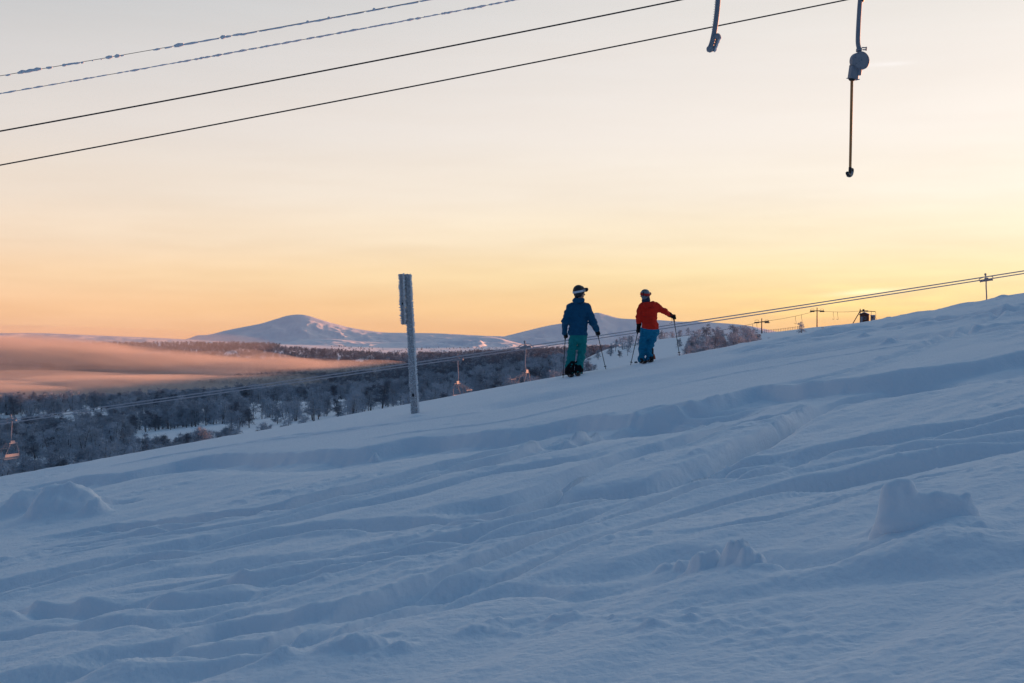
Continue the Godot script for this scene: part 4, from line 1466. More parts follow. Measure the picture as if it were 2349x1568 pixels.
func make_chair() -> Node3D:
	# forward is +x, the cable runs along x, origin on the cable
	var t := thing("lift_chair", "frosted lift chair", "lift chair")
	var st := st_new()
	box(st, Vector3(0, -0.06, 0), Vector3(0.72, 0.14, 0.12), Basis.IDENTITY, 0.03)
	box(st, Vector3(0.02, 0.02, 0.05), Vector3(0.26, 0.16, 0.10), Basis.IDENTITY, 0.03)
	ball(st, Vector3(0, 0.32, 0), Vector3(0.075, 0.09, 0.075), 12, 8)
	rod(st, Vector3(0, 0.0, 0), Vector3(0, 0.28, 0), 0.045, 0.035)
	tube(st, smooth_path([Vector3(-0.42, 0.02, 0.04), Vector3(-0.38, 0.10, 0.04), Vector3(0.0, 0.17, 0.04), Vector3(0.38, 0.13, 0.04), Vector3(0.42, 0.03, 0.04)]), fill(0.025, 25), 8)
	for x in [-0.36, 0.36]:
		rod(st, Vector3(x, -0.09, -0.06), Vector3(x, -0.09, 0.09), 0.055, -1.0, 12)
	part("grip", done(st), M.frost_steel, t)
	st = st_new()
	tube(st, smooth_path([Vector3(0, -0.08, 0.05), Vector3(0.0, -0.5, 0.04), Vector3(0.02, -0.9, 0.02), Vector3(0.03, -1.25, 0.0), Vector3(0.0, -1.50, 0.0), Vector3(-0.04, -1.63, 0.0)]), fill(0.042, 31), 10)
	part("hanger", done(st), M.frost_steel, t)
	st = st_new()
	box(st, Vector3(-0.06, -1.69, 0), Vector3(0.16, 0.24, 0.56), Basis.IDENTITY, 0.02)
	part("head_box", done(st), M.frost_steel, t)
	st = st_new()
	rod(st, Vector3(-0.10, -1.76, -0.42), Vector3(-0.10, -1.76, 0.42), 0.035)
	ball(st, Vector3(-0.10, -1.76, 0.43), Vector3.ONE * 0.055, 8, 6)
	ball(st, Vector3(-0.10, -1.76, -0.43), Vector3.ONE * 0.055, 8, 6)
	part("cross_tube", done(st), M.frost_steel, t)
	for s in [-1.0, 1.0]:
		st = st_new()
		tube(st, smooth_path([Vector3(-0.10, -1.76, 0.26 * s), Vector3(-0.16, -1.90, 0.42 * s), Vector3(-0.10, -2.45, 0.76 * s), Vector3(-0.02, -2.82, 0.92 * s), Vector3(0.10, -2.92, 0.90 * s), Vector3(0.46, -2.94, 0.88 * s)]), fill(0.028, 31), 8)
		part("side_frame", done(st), M.frost_steel, t)
		# armrest loop
		st = st_new()
		tube(st, smooth_path([Vector3(-0.02, -2.68, 0.93 * s), Vector3(0.30, -2.66, 0.95 * s), Vector3(0.52, -2.72, 0.95 * s), Vector3(0.54, -2.84, 0.94 * s), Vector3(0.44, -2.90, 0.93 * s)]), fill(0.024, 25), 8)
		part("armrest", done(st), M.frost_steel, t)
	# raised safety bar with its footrests: a slanting ladder of tubes ahead of the head box
	st = st_new()
	for i in 5:
		var z := lerpf(-0.72, 0.72, i / 4.0)
		rod(st, Vector3(-0.02, -1.77, z), Vector3(0.86, -2.22, z * 0.9), 0.020, -1.0, 6)
		rod(st, Vector3(0.10, -1.82, z), Vector3(0.14, -2.04, z), 0.018, -1.0, 6)
	rod(st, Vector3(-0.02, -1.77, -0.74), Vector3(-0.02, -1.77, 0.74), 0.022, -1.0, 6)
	rod(st, Vector3(0.86, -2.22, -0.68), Vector3(0.86, -2.22, 0.68), 0.024, -1.0, 6)
	part("safety_bar", done(st), M.frost_steel, t)
	st = st_new()
	for s in [-1.0, 1.0]:
		rod(st, Vector3(0.86, -2.22, 0.62 * s), Vector3(0.62, -2.82, 0.70 * s), 0.020, -1.0, 6)
		rod(st, Vector3(0.50, -2.06, 0.50 * s), Vector3(0.66, -2.70, 0.30 * s), 0.020, -1.0, 6)
	part("footrest_struts", done(st), M.frost_steel, t)
	st = st_new()
	var lean := Basis(Vector3(0, 0, 1), 0.16)
	box(st, Vector3(-0.06, -2.68, 0), Vector3(0.04, 0.24, 1.70), lean, 0.02)
	part("backrest", done(st), M.frost_steel, t)
	st = st_new()
	box(st, Vector3(0.24, -2.92, 0), Vector3(0.50, 0.05, 1.70), Basis(Vector3(0, 0, 1), 0.08), 0.02)
	part("seat", done(st), M.frost_steel, t)
	for i in 4:
		st = st_new()
		box(st, Vector3(0.52, -2.94, -0.62 + i * 0.41), Vector3(0.10, 0.07, 0.30), Basis.IDENTITY, 0.02)
		part("seat_lip", done(st), M.rime, t)
	return t

# ------------------------------------------------------------------ hut and drag lift on the far rise
func make_hut_hill() -> void:
	var d := 400.0
	var px := d / F
	var hp := at(1984, 736, d)
	hp.y = ground(hp.x, hp.z)
	var t := thing("lift_hut", "small dark timber hut with a snowy roof at the top of the drag lift", "hut", hp, -0.35)
	var st := st_new()
	box(st, Vector3(0, 1.15, 0), Vector3(2.3, 2.3, 2.4), Basis.IDENTITY, 0.02)
	part("wall", done(st), M.wood_red, t)
	st = st_new()
	for s in [-1.0, 1.0]:
		box(st, Vector3(0.68 * s, 2.58, 0), Vector3(1.6, 0.10, 2.9), Basis(Vector3(0, 0, 1), -0.42 * s))
	var roof := part("roof", done(st), M.dark_steel, t)
	st = st_new()
	for s in [-1.0, 1.0]:
		box(st, Vector3(0.70 * s, 2.70, 0), Vector3(1.55, 0.14, 2.8), Basis(Vector3(0, 0, 1), -0.42 * s), 0.05)
	part("snow_cover", done(st), M.far_snow, roof)
	st = st_new()
	quad(st, Vector3(-1.12, 2.3, 1.19), Vector3(1.12, 2.3, 1.19), Vector3(0, 2.82, 1.19), Vector3(0, 2.82, 1.19))
	quad(st, Vector3(1.12, 2.3, -1.19), Vector3(-1.12, 2.3, -1.19), Vector3(0, 2.82, -1.19), Vector3(0, 2.82, -1.19))
	part("gable", done(st), M.wood_red, t)
	st = st_new()
	box(st, Vector3(0.2, 1.3, 1.22), Vector3(0.7, 0.8, 0.05))
	var win := part("window", done(st), M.frost_steel, t)
	st = st_new()
	box(st, Vector3(0.2, 1.3, 1.252), Vector3(0.56, 0.66, 0.012))
	part("pane", done(st), M.glass_dark, win)
	st = st_new()
	box(st, Vector3(-0.72, 0.95, 1.215), Vector3(0.62, 1.6, 0.03))
	part("door", done(st), M.frost_steel, t)
	# return station: mast, stay and beam
	var sp := at(1974, 736, d + 2.0)
	sp.y = ground(sp.x, sp.z)
	var s2 := thing("return_station", "steel return station of the drag lift with long beam and slanting stay", "lift station", sp)
	st = st_new()
	rod(st, Vector3(0, -0.5, 0), Vector3(0, 4.2, 0), 0.14)
	part("mast", done(st), M.dark_steel, s2)
	st = st_new()
	rod(st, Vector3(-2.4, -0.5, 0), Vector3(0, 3.6, 0), 0.13)
	part("stay", done(st), M.dark_steel, s2)
	st = st_new()
	box(st, Vector3(1.0, 3.55, 0), Vector3(2.4, 0.38, 0.5), Basis.IDENTITY, 0.05)
	rod(st, Vector3(1.8, 3.55, 0), Vector3(4.3, 3.4, 0), 0.10)
	box(st, Vector3(0.9, 3.9, 0), Vector3(0.5, 0.4, 0.5), Basis.IDENTITY, 0.05)
	part("beam", done(st), M.dark_steel, s2)
	st = st_new()
	tube(st, smooth_path([Vector3(4.3, 3.4, 0), Vector3(4.45, 2.6, 0), Vector3(4.35, 1.9, 0.0), Vector3(4.5, 1.2, 0), Vector3(4.2, 0.9, 0)]), fill(0.05, 25), 6)
	tube(st, smooth_path([Vector3(3.2, 3.4, 0), Vector3(3.1, 2.4, 0), Vector3(3.6, 1.6, 0.0), Vector3(3.3, 1.2, 0)]), fill(0.05, 19), 6)
	part("return_hooks", done(st), M.dark_steel, s2)
	var kp := at(2003, 738, d)
	kp.y = ground(kp.x, kp.z)
	var kiosk := thing("control_cabin", "small pale control cabin beside the timber hut", "cabin", kp)
	st = st_new()
	box(st, Vector3(0, 0.9, 0), Vector3(1.1, 2.0, 1.1), Basis.IDENTITY, 0.05)
	part("wall", done(st), M.frost_steel, kiosk)
	st = st_new()
	box(st, Vector3(0, 1.96, 0), Vector3(1.3, 0.12, 1.3), Basis.IDENTITY, 0.03)
	part("roof", done(st), M.far_snow, kiosk)
	st = st_new()
	box(st, Vector3(-0.2, 1.25, 0.555), Vector3(0.5, 0.5, 0.02))
	part("window", done(st), M.glass_dark, kiosk)
	# towers with crossarms, and the hooks waiting on the rope between them
	var towers := [[1875.0, 400.0, 706.0, 0], [1748.0, 380.0, 731.0, 1]]
	var tops := []
	for tw in towers:
		var p := at(tw[0], 740, tw[1])
		p.y = ground(p.x, p.z)
		var top := at(tw[0], tw[2], tw[1]).y - p.y
		var k := thing("lift_tower", ["dark T-shaped lift tower standing clear against the orange sky", "T-shaped lift tower rising out of the birch clump"][tw[3]], "lift tower", p, 0.15)
		st = st_new()
		tube(st, [Vector3(0, -0.6, 0), Vector3(0, top, 0)], [0.20, 0.13], 10)
		part("mast", done(st), M.dark_steel, k)
		st = st_new()
		box(st, Vector3(0, top - 0.95, 0), Vector3(4.0, 0.26, 0.3), Basis(Vector3(0, 0, 1), 0.0 if tw[3] == 0 else 0.08), 0.05)
		part("crossarm", done(st), M.dark_steel, k)
		for s in [-1.0, 1.0]:
			st = st_new()
			for q in 3:
				rod(st, Vector3(s * (1.0 + q * 0.45), top - 1.12, -0.25), Vector3(s * (1.0 + q * 0.45), top - 1.12, 0.25), 0.17, -1.0, 12)
			tube(st, smooth_path([Vector3(s * 0.9, top - 0.8, 0), Vector3(s * 1.0, top - 0.45, 0), Vector3(s * 1.8, top - 0.45, 0), Vector3(s * 1.9, top - 0.8, 0)]), fill(0.04, 19), 6)
			part("rollers", done(st), M.dark_steel, k)
		tops.append(p + Vector3(0, top - 0.85, 0))
	var rope := thing("drag_rope", "thin far rope strung from the hut over the two T-shaped towers", "rope")
	st = st_new()
	var path := []
	var knots := [sp + Vector3(0, 3.6, 0), tops[0], tops[1], at(1560, 772, 360.0), at(1400, 800, 350.0)]
	for i in knots.size() - 1:
		for q in 8:
			var f := q / 8.0
			path.append(knots[i].lerp(knots[i + 1], f) - Vector3.UP * 0.35 * 4.0 * f * (1.0 - f))
	tube(st, path, fill(0.045, path.size()), 5)
	part("strand", done(st), M.dark_steel, rope)
	for h in [[1823.5, 1], [1837.5, 1], [1912.0, 0], [1921.5, 0], [1726.0, 2], [1736.0, 2]]:
		var seg: int = h[1]
		var a: Vector3 = knots[seg]
		var b: Vector3 = knots[seg + 1]
		var xa := a.x / -a.z * F + CX
		var xb := b.x / -b.z * F + CX
		var f: float = (h[0] - xa) / (xb - xa)
		var top: Vector3 = a.lerp(b, f) - Vector3.UP * 0.35 * 4.0 * f * (1.0 - f)
		var k := thing("drag_hook", ["thin drag hook hanging between hut and first tower", "thin drag hook hanging between the two T-shaped towers", "thin drag hook hanging beside the tower in the clump"][seg], "lift hook", top, 0.0, "waiting drag hooks")
		st = st_new()
		rod(st, Vector3.ZERO, Vector3(0.0, -0.9, 0), 0.05, -1.0, 6)
		tube(st, smooth_path([Vector3(0, -0.9, 0), Vector3(0.16, -1.4, 0), Vector3(0.22, -1.9, 0)]), fill(0.035, 13), 6)
		part("rod", done(st), M.dark_steel, k)
		st = st_new()
		tube(st, smooth_path([Vector3(0.22, -1.9, 0), Vector3(0.14, -2.1, 0), Vector3(-0.12, -2.1, 0), Vector3(-0.2, -1.95, 0)]), fill(0.05, 19), 6)
		part("seat_plate", done(st), M.dark_steel, k)
	# a low fence along the far rise
	var fence := thing("snow_fence", "low far fence of thin stakes running along the skyline rise", "fence")
	for i in 22:
		var p := at(lerpf(1755, 1838, i / 21.0), 750, 390.0)
		p.y = ground(p.x, p.z)
		st = st_new()
		rod(st, p - Vector3.UP * 0.2, p + Vector3(0.03 * sin(i * 3.0), 0.95, 0), 0.05, -1.0, 5)
		part("stake", done(st), M.dark_steel, fence)
		if i < 21:
			var p2 := at(lerpf(1755, 1838, (i + 1) / 21.0), 750, 390.0)
			p2.y = ground(p2.x, p2.z)
			st = st_new()
			rod(st, p + Vector3.UP * 0.75, p2 + Vector3.UP * 0.75, 0.03, -1.0, 5)
			part("rail", done(st), M.dark_steel, fence)
	# a floodlight mast in the wood beyond the skiers
	var mp := at(1258, 850, 330.0)
	mp.y = ground(mp.x, mp.z)
	var mh := at(1258, 821, 330.0).y - mp.y
	var mast := thing("lamp_mast", "dark lamp mast rising from the wood beside the blue skier", "mast", mp)
	st = st_new()
	tube(st, [Vector3(0, -0.5, 0), Vector3(0, mh, 0)], [0.16, 0.10], 8)
	rod(st, Vector3(-0.9, mh - 1.5, 0), Vector3(0.7, mh - 1.3, 0), 0.06)
	part("pole", done(st), M.dark_steel, mast)
	st = st_new()
	box(st, Vector3(0.15, mh + 0.1, 0), Vector3(0.9, 1.1, 0.7), Basis.IDENTITY, 0.08)
	part("lamp_head", done(st), M.frost_steel, mast)

# ------------------------------------------------------------------ the frosted post
func make_post() -> void:
	var s := on_slope(950, 950)
	var d := s.y
	var px := d / F
	var o := Vector3(s.x, ground(s.x, -d), -d)
	var t := thing("sign_post", "leaning wooden signpost thick with hoarfrost on the slope's edge", "post", o)
	var lp := func(xd: float, yd: float, dz := 0.0) -> Vector3: return at(xd, yd, d) - o + Vector3(0, 0, dz)
	# trunk of the post: a worn square timber with a frost crust
	var make_beam := func(a: Vector3, b: Vector3, w0: float, w1: float, dep: float, n: int, rough: float, sd: float) -> ArrayMesh:
		var st := st_new()
		st.set_smooth_group(0)
		var rings := []
		for i in n + 1:
			var f := float(i) / n
			var c: Vector3 = a.lerp(b, f)
			var w := lerpf(w0, w1, f)
			var ring := []
			for k in 16:
				var an := TAU * k / 16.0
				var sq := pow(pow(absf(cos(an)), 5.0) + pow(absf(sin(an)), 5.0), -0.2)
				var q := 1.0 + rough * (n_lump.get_noise_3d(cos(an) * 3.0 + sd, f * n * 0.45, sin(an) * 3.0) + 0.6 * n_lump.get_noise_3d(cos(an) * 8.0 + sd, f * n * 1.3, sin(an) * 8.0))
				ring.append(c + Vector3(cos(an) * w * sq * q, 0.004 * n_lump.get_noise_2d(k * 3.0, i * 5.0), sin(an) * dep * sq * q))
			rings.append(ring)
		for i in n:
			for k in 16:
				quad(st, rings[i][k], rings[i][(k + 1) % 16], rings[i + 1][(k + 1) % 16], rings[i + 1][k])
		for k in 16:
			tri(st, b + Vector3.UP * 0.012, rings[n][k], rings[n][(k + 1) % 16])
			tri(st, a, rings[0][(k + 1) % 16], rings[0][k])
		return done(st)
	part("timber", make_beam.call(lp.call(951.5, 965), lp.call(934, 630), 7.6 * px, 6.0 * px, 7.4 * px, 130, 0.12, 1.0), M.frost_wood, t)
	part("sign_board", make_beam.call(lp.call(927.0, 745, 0.05), lp.call(922.0, 630.5, 0.05), 3.9 * px, 4.1 * px, 0.20, 60, 0.13, 9.0), M.frost_wood, t)
	var st := st_new()
	box(st, lp.call(929, 640, 0.0), Vector3(0.10, 0.05, 0.06), Basis(Vector3(0, 0, 1), 0.3), 0.01)
	box(st, lp.call(933, 741, 0.0), Vector3(0.12, 0.04, 0.07), Basis.IDENTITY, 0.01)
	part("bracket", done(st), M.dark_steel, t)
	for b in [[948, 907, 0.068, 2.2], [925.5, 698, 0.26, 1.6]]:
		st = st_new()
		ball(st, lp.call(b[0], b[1], b[2]), Vector3(b[3] * px, b[3] * 1.9 * px, 0.012), 10, 6, 0.3, 3)
		part("knot_hole", done(st), M.wear_black, t)
	# hoarfrost feathers, longest on the windward right edge
	st = st_new()
	st.set_smooth_group(-1)
	var r := RandomNumberGenerator.new()
	r.seed = 17
	for i in 3200:
		var f := r.randf()
		var c: Vector3 = lp.call(lerpf(951.2, 934, f), lerpf(955, 630, f))
		var w := lerpf(7.6, 6.0, f) * px
		var p := c
		var dir := Vector3.ZERO
		var side := r.randf()
		var l := r.randf_range(0.012, 0.024)
		if side < 0.5:
			p += Vector3(w * 0.97, 0, r.randf_range(-1, 1) * 7.0 * px)
			dir = Vector3(1.0, r.randf_range(-0.2, 0.9), r.randf_range(-0.4, 0.4))
			l = r.randf_range(0.012, 0.048)
		elif side < 0.62:
			p += Vector3(-w * 0.97, 0, r.randf_range(-1, 1) * 7.0 * px)
			dir = Vector3(-1.0, r.randf_range(-0.2, 0.6), r.randf_range(-0.4, 0.4))
		else:
			p += Vector3(r.randf_range(-1, 1) * w, 0, 7.2 * px)
			dir = Vector3(r.randf_range(-0.3, 0.6), r.randf_range(-0.2, 0.6), 1.0)
		if i % 4 == 0:
			var f2 := r.randf()
			var left := r.randf() < 0.5
			p = lp.call(lerpf(927, 922, f2) + (-3.7 if left else 3.7), lerpf(745, 630, f2), 0.05 + r.randf_range(-0.2, 0.2))
			dir = Vector3(-1 if left else 1, r.randf_range(-0.3, 0.6), r.randf_range(-0.3, 0.3))
		dir = dir.normalized()
		var fr := frame_of(dir)
		var q := l * 0.45
		var tip := p + dir * l
		var a0: Vector3 = p + fr[0] * q
		var a1: Vector3 = p - fr[0] * q * 0.5 + fr[1] * q * 0.8
		var a2: Vector3 = p - fr[0] * q * 0.5 - fr[1] * q * 0.8
		tri(st, a0, a1, tip); tri(st, a1, a2, tip); tri(st, a2, a0, tip)
	var ri := part("hoarfrost", done(st), M.rime, t)
	ri.set_meta("kind", "stuff")

# ------------------------------------------------------------------ loose snow blocks
func make_snow_blocks() -> void:
	var s := on_slope(2120, 1212)
	var d := s.y
	var px := d / F
	var o := Vector3(s.x, ground(s.x, -d), -d)
	var t := thing("snow_block", "ragged broken snow block with a tall horn", "snow block", o)
	var lp := func(xd: float, yd: float, dz := 0.0) -> Vector3: return at(xd, yd, d) - o + Vector3(0, 0, dz)
	var b := []
	for q in [[2050, 1182, 2205, 1186, 34, 30, 0.0], [2042, 1205, 2212, 1212, 40, 34, 0.03], [2030, 1230, 2230, 1232, 40, 40, 0.0], [2100, 1162, 2205, 1164, 26, 24, 0.0], [2046, 1122, 2050, 1176, 28, 34, 0.0], [2082, 1120, 2082, 1176, 24, 32, -0.01], [2062, 1112, 2078, 1112, 22, 20, 0.0], [2112, 1146, 2122, 1150, 15, 16, 0.0], [2148, 1146, 2165, 1150, 16, 14, 0.0], [2190, 1150, 2196, 1154, 12, 14, 0.0], [2220, 1144, 2222, 1172, 13, 18, 0.0], [2228, 1176, 2226, 1190, 12, 14, 0.01]]:
		b.append([lp.call(q[0], q[1], q[6]), lp.call(q[2], q[3], q[6]), q[4] * px, q[5] * px, 1.0, 0.025])
	part("block", joined([solid(b, 0.008, 0.030, [], 0.42)]), M.snow, t)

# ------------------------------------------------------------------ the two skiers
func hand_bones(wrist: Vector3, grip_at: Vector3, shaft: Vector3, thumb_side: Vector3) -> Array:
	# a gloved fist closed round a pole grip; shaft = pole direction (downwards)
	var b := []
	var to := (grip_at - wrist).normalized()
	var palm := grip_at - to * 0.012 + thumb_side.cross(shaft).normalized() * 0.0
	b.append([wrist, grip_at - to * 0.03, 0.046, 0.042, 1.0, 0.02])
	var across := shaft.normalized()
	var outw := to - across * to.dot(across)
	outw = outw.normalized() if outw.length() > 0.05 else frame_of(across)[0]
	var side := across.cross(outw).normalized()
	for i in 4:
		var base: Vector3 = grip_at + across * (-0.036 + 0.024 * i) + side * 0.030
		var k1: Vector3 = grip_at + across * (-0.036 + 0.024 * i) + outw * 0.040 + side * 0.012
		var k2: Vector3 = grip_at + across * (-0.036 + 0.024 * i) + outw * 0.030 - side * 0.026
		var k3: Vector3 = grip_at + across * (-0.036 + 0.024 * i) + outw * (0.002 + 0.003 * i) - side * 0.032
		b.append([base, k1, 0.0150, 0.0140, 1.0, 0.006])
		b.append([k1, k2, 0.0140, 0.0130, 1.0, 0.006])
		b.append([k2, k3, 0.0130, 0.0115, 1.0, 0.006])
	b.append([grip_at - to * 0.02 + side * 0.02, grip_at + across * 0.03 + side * 0.03, 0.030, 0.028, 1.0, 0.02])
	b.append([grip_at - to * 0.03 - across * 0.02, grip_at - across * 0.052 - side * 0.018 + outw * 0.01, 0.017, 0.015, 1.0, 0.008])
	b.append([grip_at - across * 0.052 - side * 0.018 + outw * 0.01, grip_at - across * 0.040 - side * 0.03 + outw * 0.025, 0.015, 0.013, 1.0, 0.006])
	return b

func ski_pole(label: String, top: Vector3, tip: Vector3, strap: bool, shaft_mat: Material) -> void:
	var dir := (tip - top).normalized()
	var t := thing("ski_pole", label, "ski pole", tip, 0.0, "poles of the two skiers")
	var o := tip
	var st := st_new()
	tube(st, [top - o + dir * 0.10, Vector3.ZERO - dir * 0.02, Vector3.ZERO + dir * 0.03], [0.0085, 0.007, 0.003], 8)
	part("shaft", done(st), shaft_mat, t)
	st = st_new()
	tube(st, [top - o - dir * 0.012, top - o, top - o + dir * 0.03, top - o + dir * 0.12, top - o + dir * 0.135], [0.012, 0.018, 0.0155, 0.0165, 0.010], 10, true, 0)
	part("handle", done(st), M.black_rubber, t)
	st = st_new()
	tube(st, [-dir * 0.075, -dir * 0.07, -dir * 0.06], [0.010, 0.026, 0.028], 14, true, 0)
	part("basket", done(st), M.black_rubber, t)
	st = st_new()
	if strap:
		tube(st, smooth_path([top - o, top - o + Vector3(-0.035, -0.04, 0.02), top - o + Vector3(-0.030, -0.10, 0.02), top - o + Vector3(-0.045, -0.145, 0.02), top - o + Vector3(-0.085, -0.16, 0.02)]), fill(0.008, 25), 6, true, 0, 0.3)
	else:
		tube(st, smooth_path([top - o, top - o + Vector3(-0.02, -0.03, 0.02), top - o + Vector3(-0.01, -0.07, 0.01), top - o + Vector3(0.0, -0.02, 0.0)]), fill(0.005, 19), 6, true, 0, 0.4)
	part("strap", done(st), M.grey_steel, t)

func ski(label: String, at_pos: Vector3, turn: float, tilt_x: float, tilt_z: float) -> void:
	var t := thing("ski", label, "ski", at_pos, turn, "skis of the two skiers")
	t.rotation.x = tilt_x
	t.rotation.z = tilt_z
	var st := st_new()
	st.set_smooth_group(-1)
	var prof := [[-0.92, 0.14, 0.028], [-0.86, 0.08, 0.042], [-0.74, 0.0, 0.056], [-0.3, 0.0, 0.042], [0.0, 0.0, 0.038], [0.4, 0.0, 0.042], [0.68, 0.0, 0.05], [0.74, 0.012, 0.036]]
	for i in prof.size() - 1:
		var p: Array = prof[i]
		var q: Array = prof[i + 1]
		var a := [Vector3(-p[2], p[1], p[0]), Vector3(p[2], p[1], p[0]), Vector3(q[2], q[1], q[0]), Vector3(-q[2], q[1], q[0])]
		var up := Vector3.UP * 0.016
		quad(st, a[0] + up, a[3] + up, a[2] + up, a[1] + up)
		quad(st, a[0], a[1], a[2], a[3])
		quad(st, a[0], a[3], a[3] + up, a[0] + up)
		quad(st, a[1], a[1] + up, a[2] + up, a[2])
	part("board", done(st), M.ski_top, t)
	st = st_new()
	box(st, Vector3(0, 0.035, -0.18), Vector3(0.07, 0.04, 0.10), Basis.IDENTITY, 0.008)
	box(st, Vector3(0, 0.045, 0.18), Vector3(0.07, 0.06, 0.12), Basis.IDENTITY, 0.010)
	part("binding", done(st), M.wear_black, t)

func boot(foot: Vector3, mat: Material) -> ArrayMesh:
	return solid([[foot + Vector3(0, 0.075, 0.03), foot + Vector3(0, 0.065, -0.18), 0.050, 0.046, 1.0, 0.03], [foot + Vector3(0, 0.075, 0.01), foot + Vector3(0, 0.26, -0.03), 0.052, 0.056, 1.0, 0.03]], 0.012)

func head_mesh(c: Vector3, face: Vector3, s: float) -> ArrayMesh:
	# skin of head and neck, face looking along `face`
	var side := face.cross(Vector3.UP).normalized()
	var b := [
		[c + Vector3(0, 0.03, 0) * s, c + Vector3(0, 0.02, 0) * s - face * 0.02 * s, 0.082 * s, 0.086 * s, 1.0, 0.03],
		[c + face * 0.025 * s - Vector3(0, 0.03, 0) * s, c + face * 0.045 * s - Vector3(0, 0.085, 0) * s, 0.066 * s, 0.036 * s, 1.0, 0.03],
		[c + face * 0.088 * s + Vector3(0, 0.005, 0) * s, c + face * 0.106 * s - Vector3(0, 0.032, 0) * s, 0.010 * s, 0.015 * s, 1.0, 0.012],
		[c + face * 0.080 * s - Vector3(0, 0.060, 0) * s - side * 0.018 * s, c + face * 0.080 * s - Vector3(0, 0.060, 0) * s + side * 0.018 * s, 0.010 * s, 0.010 * s, 1.0, 0.008],
		[c + face * 0.078 * s + Vector3(0, 0.030, 0) * s - side * 0.045 * s, c + face * 0.078 * s + Vector3(0, 0.030, 0) * s + side * 0.045 * s, 0.013 * s, 0.013 * s, 1.0, 0.02],
		[c + side * 0.080 * s + Vector3(0, 0.01, 0) * s, c + side * 0.082 * s - Vector3(0, 0.03, 0) * s, 0.016 * s, 0.012 * s, 1.0, 0.008],
		[c - side * 0.080 * s + Vector3(0, 0.01, 0) * s, c - side * 0.082 * s - Vector3(0, 0.03, 0) * s, 0.016 * s, 0.012 * s, 1.0, 0.008],
		[c - Vector3(0, 0.05, 0) * s - face * 0.01 * s, c - Vector3(0, 0.20, 0) * s - face * 0.02 * s, 0.058 * s, 0.062 * s, 1.0, 0.03]]
	return solid(b, 0.008)

func eyes(c: Vector3, face: Vector3, s: float) -> ArrayMesh:
	var side := face.cross(Vector3.UP).normalized()
	var st := st_new()
	for k in [-1.0, 1.0]:
		ball(st, c + face * 0.080 * s + side * 0.032 * s * k + Vector3(0, 0.010, 0), Vector3.ONE * 0.011 * s, 8, 6)
	return done(st)

func ring_band(c: Vector3, up: Vector3, rx: float, rz: float, facing: Vector3, hgt: float, thick: float, a0 := 0.0, a1 := TAU, lift := 0.0) -> ArrayMesh:
	# a flat strap wrapped round an ellipse; facing = direction of angle 0
	var st := st_new()
	st.set_smooth_group(-1)
	var f := (facing - up * facing.dot(up)).normalized()
	var s := up.cross(f).normalized()
	var n := 40
	var rows := []
	for i in n + 1:
		var a := lerpf(a0, a1, float(i) / n)
		var dir := f * cos(a) * rz + s * sin(a) * rx
		var nrm := (f * cos(a) / rz + s * sin(a) / rx).normalized()
		var m := c + dir + up * lift * cos(a)
		rows.append([m - up * hgt * 0.5, m + up * hgt * 0.5, m + up * hgt * 0.5 + nrm * thick, m - up * hgt * 0.5 + nrm * thick])
	for i in n:
		for k in 4:
			var j := (k + 1) % 4
			quad(st, rows[i][k], rows[i + 1][k], rows[i + 1][j], rows[i][j])
	return done(st)

func make_skiers() -> void:
	skier_blue()
	skier_red()

